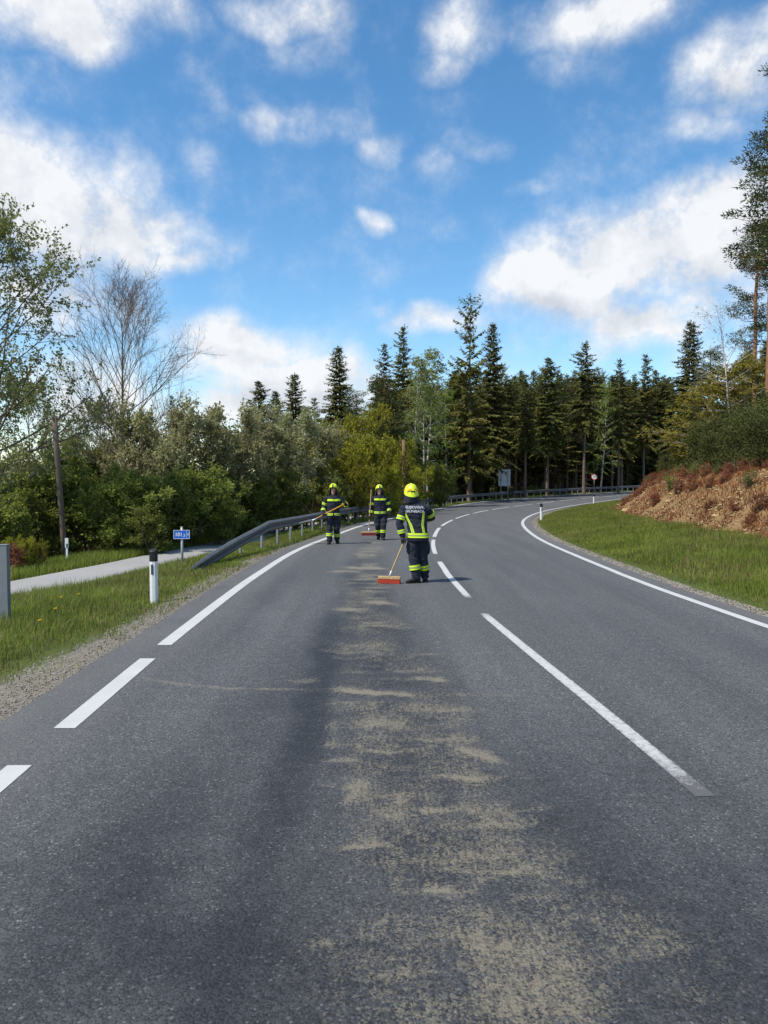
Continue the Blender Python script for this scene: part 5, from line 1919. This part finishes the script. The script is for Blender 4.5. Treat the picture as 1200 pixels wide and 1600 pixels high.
LEAFY = make_broadleaf(152, 10.5, MAT['treeleaf'], MAT['greybark'], spread=.36, crown0=.16, limbs=52, el0=.15, el1=1.15, leaf=.10, per_twig=9, sub=8, subsub=6, droop=.1, twig_len=.5, trunk_r=.15)
LEAFY2 = make_broadleaf(153, 7, MAT['treeleaf'], MAT['greybark'], spread=.34, crown0=.2, limbs=30, el0=.3, el1=1.1, leaf=.10, per_twig=8, sub=7, subsub=5, twig_len=.45, trunk_r=.08)
BUSH_GREY = [make_broadleaf(161 + k, 5, MAT['greyleaf'], MAT['greybark'], spread=.30, crown0=.12, limbs=60, stems=6, el0=.45, el1=1.2, leaf=.11, per_twig=9, sub=6, subsub=4, twig_len=.45) for k in range(2)]
BUSH_GREEN = [make_broadleaf(165 + k, 3.4, MAT['greenleaf'], MAT['greybark'], spread=.36, crown0=.08, limbs=60, stems=7, el0=.25, el1=1.1, leaf=.11, per_twig=9, sub=6, subsub=4, twig_len=.40, stem_tilt=.42) for k in range(2)]
BUSH_YEL = [make_broadleaf(168 + k, 4, MAT['yellowleaf'], MAT['greybark'], spread=.36, crown0=.08, limbs=60, stems=7, el0=.3, el1=1.1, leaf=.11, per_twig=9, sub=6, subsub=4, twig_len=.42, stem_tilt=.40) for k in range(2)]
BUSH_RED = make_broadleaf(170, 1.1, MAT['redleaf'], MAT['greybark'], spread=.42, crown0=.08, limbs=34, stems=6, el0=.15, el1=.9, leaf=.075, per_twig=6, sub=4, subsub=3, twig_len=.18, stem_tilt=.5)
RUST_SHRUB = make_broadleaf(171, .55, MAT['rustleaf'], MAT['twig'], spread=.5, crown0=.05, limbs=24, stems=7, el0=.2, el1=1.0, leaf=.055, per_twig=5, sub=4, subsub=3, twig_len=.13, stem_tilt=.6)
BROOM_SHRUB = make_broadleaf(172, .8, MAT['greenleaf'], MAT['twig'], spread=.4, crown0=.05, limbs=26, stems=7, el0=.7, el1=1.2, leaf=.05, per_twig=5, sub=4, subsub=3, twig_len=.18, stem_tilt=.4)


def off_left(y, d):
    s = float(slope_at(left_x, y)); ln = math.sqrt(1 + s * s)
    return float(left_x(y)) - d / ln, y + d * s / ln


def off_right(y, d):
    s = float(slope_at(right_x, y)); ln = math.sqrt(1 + s * s)
    return float(right_x(y)) + d / ln, y - d * s / ln


# --- trees that stand out in the photograph
def by_px(kind, meshes, H0, px, py, y, label, cat, group=None, **kw):
    sc = top_scale(px, py, y, real_top(meshes))
    return plant(kind, meshes, at_px(px, y), y, label, cat, group, scale=sc, **kw)


by_px('spruce_tree', SPR_HERO, 19, 733, 462, 77, 'tallest spruce with open upswept branches, behind the rectangular sign', 'tree', sxy=1.1)
by_px('spruce_tree', SPR_FULL, 18, 768, 511, 86, 'dense spruce close beside the tallest spruce', 'tree', sxy=.95)
by_px('birch_tree', BIRCH_GREEN, 14, 664, 572, 63, 'slender birch with bright yellow-green new leaves', 'tree', sxy=.95)
by_px('birch_tree', BIRCH_PALE, 15, 640, 556, 61, 'slim pale birch with bent white trunk and thin foliage', 'tree', sxy=1.0)
by_px('birch_tree', BIRCH_PALE, 15, 668, 543, 69, 'brownish-green birch standing behind the bright yellow-green birch', 'tree', sxy=1.25)
by_px('pine_tree', PINE_MID, 15, 604, 588, 60, 'pine with red-brown trunk at the edge of the yellow-green bushes', 'tree', sxy=1.0)
by_px('spruce_tree', SPR[2], 18, 629, 512, 82, 'narrow spruce with thin pointed top above the pale birch', 'tree', sxy=.85)
by_px('spruce_tree', SPR[1], 18, 600, 538, 84, 'slim dark spruce rising behind the red-trunked pine', 'tree', sxy=.85)
by_px('spruce_tree', SPR_FULL, 18, 529, 547, 78, 'broad spruce standing alone above the grey-green bushes', 'tree', sxy=1.0)
by_px('spruce_tree', SPR_FULL, 18, 461, 588, 80, 'dark bushy spruce top between two shorter spruces above the bushes', 'tree', sxy=.95)
by_px('spruce_tree', SPR[0], 18, 405, 596, 84, 'small spruce top at the open end of the row above the bushes', 'tree', sxy=.9)
by_px('spruce_tree', SPR[0], 18, 432, 612, 88, 'low spruce in the row above the grey-green bushes', 'tree', 'low spruces above the bushes', sxy=.85)
by_px('spruce_tree', SPR[1], 18, 492, 622, 84, 'low spruce in the row above the grey-green bushes', 'tree', 'low spruces above the bushes', sxy=.85)
by_px('pine_tree', PINE_MID, 15, 558, 612, 72, 'round-topped dark pine filling the gap beside the lone broad spruce', 'tree', sxy=1.0)
by_px('spruce_tree', SPR[1], 18, 270, 618, 62, 'small dark spruce tip showing above the bushes by the bare tree', 'tree', sxy=.42)
for (px, py, y, m, s, lab) in [(855, 560, 94, 0, 1.0, 'spruce with a blunt double top above the rectangular sign'),
                               (912, 536, 101, 3, 1.1, 'broad spruce rising above the round sign'),
                               (966, 562, 104, 1, .85, 'narrow spruce standing clear of its neighbours at the end of the guardrail'),
                               (1006, 555, 106, 2, .9, 'pointed spruce over the place where the road leaves sight'),
                               (820, 585, 90, 1, .9, 'shorter spruce between the sign and the blunt-topped spruce')]:
    by_px('spruce_tree', SPR[m], 18, px, py, y, lab, 'tree', sxy=s)
by_px('spruce_tree', SPR_FULL, 18, 1075, 508, 74, 'large full spruce standing on top of the bank', 'tree', sxy=1.0)
by_px('pine_tree', PINE_MID, 15, 1103, 545, 70, 'round-crowned dark pine beside the large full spruce on the bank', 'tree', sxy=1.0)
by_px('golden_tree', GOLD, 9, 1108, 600, 46, 'young tree with golden-green leaves above the young pines on the bank', 'tree', sxy=.95)
by_px('golden_tree', GOLD, 9, 1168, 560, 44, 'taller golden-green tree crossed by a pale slanting trunk', 'tree', sxy=1.0)
by_px('bare_tree', BARE_R, 10, 1148, 470, 43, 'thin pale tree with sparse twigs reaching over the golden-green trees', 'tree', sxy=1.0, lean=(0, R(-7)), rot=0)
by_px('pine_tree', PINE_TALL, 22, 1196, 215, 40, 'very tall pine with straight reddish trunk on the bank', 'tree', sxy=1.0)
by_px('pine_tree', PINE_TALL2, 22, 1222, 100, 37, 'tallest pine on the bank, its reddish trunk bare for most of its height', 'tree', sxy=.95)
by_px('pine_tree', PINE_TALL2, 22, 1178, 365, 48, 'thinner tall pine just behind the very tall pine', 'tree', sxy=.8)
by_px('pine_tree', PINE_TALL, 22, 1250, 190, 44, 'tall pine deeper in the wood on the bank', 'tree', 'tall pines deeper in the wood', sxy=.9)
by_px('pine_tree', PINE_TALL2, 22, 1290, 160, 50, 'tall pine deeper in the wood on the bank', 'tree', 'tall pines deeper in the wood', sxy=.9)

# --- left side
_y = 24.0
plant('leafy_tree', LEAFY, at_px(-8, _y), _y, 'tall airy tree with fresh green leaves beside the leaning wooden pole', 'tree', scale=top_scale(-8, 330, _y, real_top(LEAFY)), rot=1.0)
_y = 29.0
plant('leafy_tree', LEAFY2, at_px(58, _y), _y, 'small airy tree with fresh leaves in front of the leafless tree', 'tree', scale=top_scale(58, 590, _y, real_top(LEAFY2)), rot=2.2)
_y = 33.0
by_px('bare_tree', BARE, 12, 196, 424, _y, 'leafless tree with a fan of fine twigs standing above the bushes', 'tree', rot=.6)
_y = 38.0
plant('leafy_tree', LEAFY2, at_px(150, _y), _y, 'small leafy tree behind the trunk of the leafless tree', 'tree', scale=top_scale(150, 625, _y, real_top(LEAFY2)))
BUSHES = [  # column, row of the top, depth, kind, variant, width scale
    (215, 642, 30, 'grey', 0, .9), (262, 655, 29, 'grey', 1, .95), (318, 640, 31, 'grey', 0, 1.05), (372, 648, 33, 'grey', 1, 1.1), (428, 652, 35.5, 'grey', 0, 1.1), (480, 645, 39, 'grey', 1, 1.15),
    (515, 668, 43, 'grey', 0, 1.1), (140, 720, 25.5, 'green', 0, .95), (90, 745, 24.5, 'green', 1, .9), (45, 762, 24, 'green', 0, .8), (185, 752, 24.5, 'green', 1, .9), (235, 745, 26, 'green', 0, .95),
    (285, 742, 27.5, 'green', 1, 1.0), (330, 735, 29.5, 'green', 0, 1.05), (380, 742, 31.5, 'green', 1, 1.05), (425, 745, 34, 'green', 0, 1.0), (462, 738, 36, 'green', 1, 1.0), (345, 790, 27.3, 'green', 0, .6), (240, 800, 23.6, 'green', 1, .55),
    (505, 690, 40, 'yel', 0, 1.0), (545, 672, 43.5, 'yel', 1, 1.05), (585, 690, 47.5, 'yel', 0, 1.05), (612, 705, 52, 'yel', 1, 1.0), (550, 735, 40.5, 'yel', 1, .8), (600, 735, 45.5, 'yel', 0, .8), (650, 735, 55, 'yel', 0, .7), (520, 755, 38.5, 'green', 0, .7),
    (575, 640, 55, 'yel', 1, 1.2), (640, 700, 60, 'green', 1, 1.2), (690, 735, 63, 'green', 0, .9), (20, 800, 22, 'green', 1, .6), (-30, 780, 21, 'green', 0, .8), (0, 740, 30, 'green', 0, 1.0), (120, 690, 33, 'green', 1, 1.2), (180, 690, 36, 'grey', 0, 1.0), (70, 720, 36, 'grey', 1, 1.1)]
OWN = {0: 'tall grey-green bush at the foot of the leafless tree', 7: 'rounded green bush just behind the thin white stake', 8: 'green bush wrapped round the leaning wooden pole', 9: 'green bush above the low red-leaved bush', 11: 'green bush on the path edge behind the black-topped marker post',
       12: 'green bush straight behind the blue kilometre sign', 17: 'low green bush on the path edge behind the ramped guardrail end', 18: 'low green shrub between the blue sign and the white stake', 20: 'tallest olive-yellow bush, behind the person with the shovel', 21: 'olive-yellow bush behind the person with the upright broom',
       22: 'olive-yellow bush at the foot of the brown wooden pole', 26: 'small green bush behind the guardrail beside the person with the shovel', 27: 'olive-yellow bush in front of the red-trunked pine', 28: 'green bush at the foot of the pale birch', 29: 'green bush at the foot of the bright yellow-green birch', 6: 'grey-green bush where the thicket meets the olive-yellow bushes', 31: 'green bush behind the grey steel channel post'}
LAB = {'grey': ('grey-green flowering bush in the tall thicket behind the cycle path', 'tall grey-green bushes behind the path', 5),
       'green': ('dense green bush at the foot of the thicket along the cycle path', 'green bushes along the path', 3.4),
       'yel': ('bright olive-yellow bush behind the guardrail', 'olive-yellow bushes behind the guardrail', 4)}
SETS = {'grey': BUSH_GREY, 'green': BUSH_GREEN, 'yel': BUSH_YEL}
for i, (px, py, y, k, v, s) in enumerate(BUSHES):
    lab, grp, H0 = LAB[k]
    by_px('bush', SETS[k][v], H0, px, py - 8, y, OWN.get(i, lab), 'bush', grp, sxy=s, trunk_name='stems', crown_name='leaves')
_y = 18.6
plant('bush', BUSH_RED, at_px(11, _y), _y, 'low bush with red-brown leaves at the edge of the cycle path', 'bush', scale=.72, trunk_name='stems', crown_name='leaves')
for (px, y, s) in [(34, 18.9, .30), (48, 19.3, .26)]:
    plant('bush', BUSH_YEL[0], at_px(px, y), y, 'tiny yellow-green shrub beside the red-leaved bush', 'bush', 'tiny shrubs beside the red-leaved bush', scale=s * .75, trunk_name='stems', crown_name='leaves')

# --- the forest behind the guardrail: rows of spruces
rr = random.Random(4)
for d, stepy in [(6.5, 3.6), (10, 3.3), (14, 3.4), (18.5, 3.6), (24, 4.0), (31, 4.2), (38, 4.2), (46, 4.5)]:
    y = 56.0 + rr.uniform(0, 2)
    while y < 150:
        x1, y1 = off_left(y, d + rr.uniform(-1.2, 1.2))
        px = 600 + x1 * F_PX / y1
        if 585 < px < 1120 and not (772 < px < 806 and y1 < 83) and not any((x1 - a) ** 2 + (y1 - b) ** 2 < 2.2 for a, b in PLANTED):
            row = rr.uniform(578, 622) if d > 8 else rr.uniform(585, 640)
            if px < 700: row = rr.uniform(590, 640)
            H = z_px(row, y1) - float(ground_z(x1, y1))
            m = rr.choice(SPR + [SPR_HERO]) if d < 28 else SPR_FULL
            kind_, ref_ = 'spruce_tree', 18.0
            lab, grp = (('spruce with sunlit bare lower trunk standing right behind the far guardrail', 'front spruces along the far guardrail') if d < 8 else
                        ('dark spruce deeper in the forest, its trunk seen between the front trees', 'spruces standing deeper in the forest') if d < 28 else
                        ('dense shadowed spruce closing the back of the forest', 'spruces closing the back of the forest'))
            plant('spruce_tree', m, x1, y1, lab, 'tree', grp, scale=H / 18.0, sxy=rr.uniform(.85, 1.35) * (1.2 if d > 28 else 1))
        y += stepy * rr.uniform(.75, 1.3) / float(fac_at(left_x, y))
for (px, py, y, m, s, kd, lab) in [(806, 605, 96, PINE_MID, 1.25, 'pine_tree', 'round-topped pine among the spruces behind the rectangular sign'), (886, 590, 108, PINE_MID, 1.3, 'pine_tree', 'dark pine among the spruces near the round sign'),
                                  (938, 600, 110, BIRCH_GREEN, 1.3, 'birch_tree', 'fresh green birch standing among dark spruces past the round sign'), (700, 610, 80, BIRCH_GREEN, 1.1, 'birch_tree', 'leafy birch just beside the tallest spruce')]:
    by_px(kd, m, 1, px, py, y, lab, 'tree', sxy=s)
for px in (955, 972, 988, 1003, 1018, 1034):
    yy_ = rr.uniform(128, 142)
    by_px('spruce_tree', SPR_FULL, 18, px, rr.uniform(585, 615), yy_, 'dense shadowed spruce closing the back of the forest', 'tree', 'spruces closing the back of the forest', sxy=1.6)
# --- the wood on the bank
for d, stepy in [(13.5, 4.2), (18, 4.0), (23, 4.2), (29, 4.6), (36, 5)]:
    y = 44.0 + rr.uniform(0, 3)
    while y < 130:
        x1, y1 = off_right(y, d + rr.uniform(-1.2, 1.2))
        px = 600 + x1 * F_PX / max(y1, 1)
        if y1 > 36 and 1015 < px < 1290 and not any((x1 - a) ** 2 + (y1 - b) ** 2 < 3 for a, b in PLANTED):
            row = rr.uniform(575, 630) if px < 1085 else rr.uniform(530, 640)
            H = z_px(row, y1) - float(ground_z(x1, y1))
            if H > 4:
                plant('spruce_tree', rr.choice(SPR), x1, y1, 'dark spruce in the wood on top of the bank', 'tree', 'spruces of the wood on the bank', scale=H / 18.0, sxy=min(1.0, max(.5, H / 18.0)))
        y += stepy * rr.uniform(.75, 1.3)
# understorey along the forest edge
for i in range(26):
    y = rr.uniform(57, 100)
    x1, y1 = off_left(y, rr.uniform(3.6, 9))
    k = rr.choice(['green', 'yel', 'green']) if y1 < 74 else 'green'
    s = rr.uniform(.25, .5) if y1 > 70 else rr.uniform(.4, .75)
    plant('bush', SETS[k][rr.randrange(2)], x1, y1, 'low undergrowth bush among the trunks at the forest edge', 'bush', 'undergrowth bushes at the forest edge', scale=s, trunk_name='stems', crown_name='leaves')

# --- the bank: young pines on top, rusty and green shrubs on the slope
for (px, y, s) in [(1040, 52, .62), (1055, 48, .7), (1075, 46, .85), (1090, 42, .95), (1108, 45, 1.15), (1125, 39, 1.1), (1142, 42, 1.3), (1158, 36, 1.15), (1172, 40, 1.35), (1190, 34, 1.2), (1205, 37, 1.4), (1222, 32, 1.2), (1150, 32.5, .8), (1195, 30, .85), (1118, 35.5, .8), (1240, 35, 1.4), (1085, 54, 1.2), (1120, 50, 1.4), (1160, 47, 1.5), (1200, 44, 1.5)]:
    x = at_px(px, y)
    d = float(perp_right(x, y)) - float(bank_foot(y))
    if d < 2.9:
        # move up on to the shoulder of the bank
        x = float(edge_r(y)) + (float(bank_foot(y)) + 3.0) * float(fac_at(right_x, y))
    plant('young_pine', YPINE[rr.randrange(2)], x, y, 'bushy young pine on the shoulder of the bank', 'tree', 'young pines on the bank', scale=s * rr.uniform(.66, .86))
for i in range(64):
    y = rr.uniform(16, 54); d = float(bank_foot(y)) + .5 + 3.6 * rr.random() ** .8
    x = float(edge_r(y)) + d * float(fac_at(right_x, y))
    plant('rusty_shrub', RUST_SHRUB, x, y, 'low rust-brown withered shrub on the soil bank', 'shrub', 'withered shrubs on the bank', scale=rr.uniform(.3, .85), trunk_name='stems', crown_name='leaves')
for (px, y, s) in [(1046, 37, .95), (1085, 35.5, .8), (1170, 27, .75), (1060, 42, .7), (1012, 50, .6), (1120, 33, .5)]:
    x = at_px(px, y)
    plant('green_shrub', BROOM_SHRUB, x, y, 'small dark green shrub growing out of the soil bank', 'shrub', 'green shrubs on the bank slope', scale=s, trunk_name='stems', crown_name='leaves')


# ------------------------------------------------------------------ grass, grit and rubble
def blades(name, X, Y, hgt, width, mat, label, lean=.35, straw=0.0, mat2=None):
    n = len(X)
    r = np.random.default_rng(len(X))
    Z = ground_z(X, Y) - .01
    a = r.uniform(0, 6.283, n)
    w = width * r.uniform(.6, 1.4, n)
    dx, dy = np.cos(a) * w / 2, np.sin(a) * w / 2
    ln = lean * hgt * np.abs(r.normal(0, 1, n)); b = r.uniform(0, 6.283, n)
    mx, my = np.cos(b) * ln, np.sin(b) * ln
    # blade in two pieces so that it bends
    A = np.stack([X - dx, Y - dy, Z], -1); B = np.stack([X + dx, Y + dy, Z], -1)
    C = np.stack([X + mx * .35 + dx * .7, Y + my * .35 + dy * .7, Z + hgt * .6], -1); D = np.stack([X + mx * .35 - dx * .7, Y + my * .35 - dy * .7, Z + hgt * .6], -1)
    E = np.stack([X + mx, Y + my, Z + hgt * np.clip(1 - (ln / np.maximum(hgt, .01)) ** 2 * .35, .5, 1)], -1)
    V = np.stack([A, B, C, D, E], 1).reshape(-1, 3)
    i = np.arange(n) * 5
    Q = np.stack([i, i + 1, i + 2, i + 3], 1); T = np.stack([i + 3, i + 2, i + 4], 1)
    tn = np.clip(.25 + .5 * fbm(X * .9, Y * .9, 55) + r.normal(0, .16, n), 0, 1)
    mi = None
    mats = [mat]
    if mat2 is not None:
        mats = [mat, mat2]
        dry = (r.random(n) < straw * np.clip(2.2 * (fbm(X * .6, Y * .6, 57) - .25), .1, 2)).astype(int)
        mi = np.concatenate([dry, dry])
    me = mesh_np(name, V, [Q, T], mats, False, face_attr={'tint': np.concatenate([tn, tn])}, mat_idx=mi)
    link(name, me, kind='stuff', label=label, category='grass')


def scatter_left(n, y0, y1, d0f, d1f, seed, power=1.0):
    r = np.random.default_rng(seed)
    Y = y0 + (y1 - y0) * r.random(n) ** power
    t = r.random(n)
    d0, d1 = d0f(Y), d1f(Y)
    D = d0 + (d1 - d0) * t
    return edge_l(Y) - D * fac_at(left_x, Y), Y, D


def scatter_right(n, y0, y1, d0f, d1f, seed, power=1.0):
    r = np.random.default_rng(seed)
    Y = y0 + (y1 - y0) * r.random(n) ** power
    D = d0f(Y) + (d1f(Y) - d0f(Y)) * r.random(n)
    return edge_r(Y) + D * fac_at(right_x, Y), Y, D


# verge between road and path
X, Y, D = scatter_left(150000, 5.5, 34, lambda y: .10 + 0 * y, lambda y: np.minimum(path_in(y) + .10, 6.5), 201, 1.5)
cl = fbm(X * 1.3, Y * 1.3, 58)
nearg = sstep(Y, 11.5, 8.5)
dens = sstep(D, .15 + .3 * cl + .35 * nearg, .70 + .45 * cl + .45 * nearg)
k = np.random.default_rng(1).random(len(X)) < (.16 * (cl > .45) + .06 + .84 * dens) * np.where((D < .9) & (Y < 9.5), .2, 1)
X, Y, D = X[k], Y[k], D[k]
hg = (.04 + .15 * sstep(D, .7, 1.9) + .09 * fbm(X * 1.7, Y * 1.7, 59)) * (1 - .72 * sstep(path_in(Y) - D, .9, .1) * (Y > 13)) * np.random.default_rng(2).uniform(.5, 1.35, len(X)) + .12 * sstep(D, 2.0, 3.0) * (Y < 15) * np.random.default_rng(3).random(len(X))
blades('grass', X, Y, hg, np.interp(Y, [6, 12, 30], [.009, .011, .018]), MAT['grass'], 'green verge grass between the road and the cycle path', straw=.42, mat2=MAT['dryleaf'])
# strip beyond the path and under the bushes
X, Y, D = scatter_left(60000, 12, 60, lambda y: path_out(y) - .05, lambda y: path_out(y) + 2.0, 202, 1.6)
blades('grass', X, Y, np.random.default_rng(4).uniform(.08, .30, len(X)), .018, MAT['grass'], 'green grass strip between the cycle path and the bushes', straw=.12, mat2=MAT['dryleaf'])
# under and behind the guardrail, further on
X, Y, D = scatter_left(42000, 30, 118, lambda y: .45 + 0 * y, lambda y: path_in(y) + .2, 203, 1.3)
blades('grass', X, Y, np.random.default_rng(5).uniform(.07, .30, len(X)) * sstep(D, .1, .9), .026, MAT['grass'], 'rough grass under the far guardrail', straw=.2, mat2=MAT['dryleaf'])
# inside of the bend
X, Y, D = scatter_right(190000, 9.5, 75, lambda y: .10 + 0 * y, lambda y: bank_foot(y) + .35, 204, 1.5)
cl = fbm(X * 1.3, Y * 1.3, 68)
k = np.random.default_rng(6).random(len(X)) < .10 + .90 * sstep(D, .08 + .35 * cl, .5 + .5 * cl)
X, Y, D = X[k], Y[k], D[k]
hg = (.05 + .14 * sstep(D, .4, 1.4)) * np.random.default_rng(7).uniform(.5, 1.4, len(X)) * (.6 + .8 * fbm(X * 1.1, Y * 1.1, 69))
blades('grass', X, Y, hg, np.interp(Y, [10, 30, 70], [.011, .020, .035]), MAT['grass'], 'green grass verge below the soil bank', straw=.30, mat2=MAT['dryleaf'])
# dry grass and bracken on the bank
X, Y, D = scatter_right(40000, 11, 62, lambda y: bank_foot(y) + .2, lambda y: bank_foot(y) + 4.6, 205, 1.3)
k = fbm(X * .8, Y * .8, 77) + .12 * (D - bank_foot(Y)) / 3 > .50
X, Y = X[k], Y[k]
blades('dry_grass', X, Y, np.random.default_rng(8).uniform(.06, .26, len(X)), .024, MAT['rustleaf'], 'withered brown growth scattered over the soil bank', lean=.8, straw=.22, mat2=MAT['dryleaf'])


def stones(name, X, Y, size, mat, label, seed, up=.15):
    r = np.random.default_rng(seed)
    n = len(X)
    Z = ground_z(X, Y) + size * up
    base = unit(np.array([[1, 0, 0], [-.5, .87, 0], [-.5, -.87, 0], [.5, .5, .8], [-.6, .1, .8], [0, 0, -1.0]]))
    Fb = np.array([[0, 1, 3], [1, 4, 3], [1, 2, 4], [2, 0, 3], [2, 3, 4], [1, 0, 5], [2, 1, 5], [0, 2, 5]])
    a = r.uniform(0, 6.283, n)
    sc = size[:, None] * r.uniform(.6, 1.3, (n, 3)) * np.array([1, 1, .62])
    P = base[None] * r.uniform(.75, 1.25, (n, 6, 1)) * sc[:, None]
    ca, sa = np.cos(a)[:, None], np.sin(a)[:, None]
    Q = np.stack([P[..., 0] * ca - P[..., 1] * sa, P[..., 0] * sa + P[..., 1] * ca, P[..., 2]], -1) + np.stack([X, Y, Z], -1)[:, None]
    F = (Fb[None] + (np.arange(n) * 6)[:, None, None]).reshape(-1, 3)
    me = mesh_np(name, Q.reshape(-1, 3), F, [mat], False)
    link(name, me, kind='stuff', label=label, category='gravel')


X, Y, D = scatter_left(15000, 5, 40, lambda y: .0 + 0 * y, lambda y: .60 + .25 * sstep(y, 12, 7), 211, 1.5)
stones('gravel', X, Y, np.random.default_rng(9).uniform(.006, .018, len(X)), MAT['grit'], 'grey-brown gravel shoulder along the verge by the marker post', 1)
X, Y, D = scatter_right(12000, 9, 60, lambda y: .0 + 0 * y, lambda y: .34 + .0 * y, 212, 1.4)
stones('gravel', X, Y, np.random.default_rng(10).uniform(.012, .032, len(X)), MAT['grit'], 'pale gravel shoulder along the inside of the bend', 2)
X, Y, D = scatter_right(16000, 11, 62, lambda y: bank_foot(y) + .05, lambda y: bank_foot(y) + 3.4, 213, 1.3)
k = fbm(X * .7, Y * .7, 87) - .10 * (D - bank_foot(Y)) / 3 > .40
X, Y = X[k], Y[k]
stones('rubble', X, Y, np.random.default_rng(11).gamma(2.0, .017, len(X)) + .012, MAT['rock'], 'yellow crumbling stone rubble on the soil bank', 3)


# ------------------------------------------------------------------ dandelions in the verge
def dandelion(px, py, lab):
    x, y, _ = ground_px(px, py + 8, -.06)
    z = float(ground_z(x, y))
    t = empty('dandelion', (x, y, z), lab, 'flower', 'yellow dandelions in the verge')
    g = Geo(); g.tube([(0, 0, -.02), (.005, 0, .10), (0, 0, .21)], .003, 5)
    link('stem', g.mesh('stem', [MAT['grass']]), t)
    g = Geo()
    for k in range(22):
        a = k * 2.4; e = .2 + .9 * (k % 3) / 3
        d = Vector((math.cos(a) * math.cos(e), math.sin(a) * math.cos(e), math.sin(e)))
        s = Vector((-math.sin(a), math.cos(a), 0)) * .006
        c = Vector((0, 0, .21))
        g.add([c - s, c + s, c + d * .028 + s, c + d * .028 - s], [(0, 1, 2, 3)])
    link('flower_head', g.mesh('flower_head', [MAT['petal']]), t)


for q in [(83, 962), (120, 936), (92, 939), (58, 985)]:
    dandelion(*q, 'small yellow dandelion flower in the verge grass')
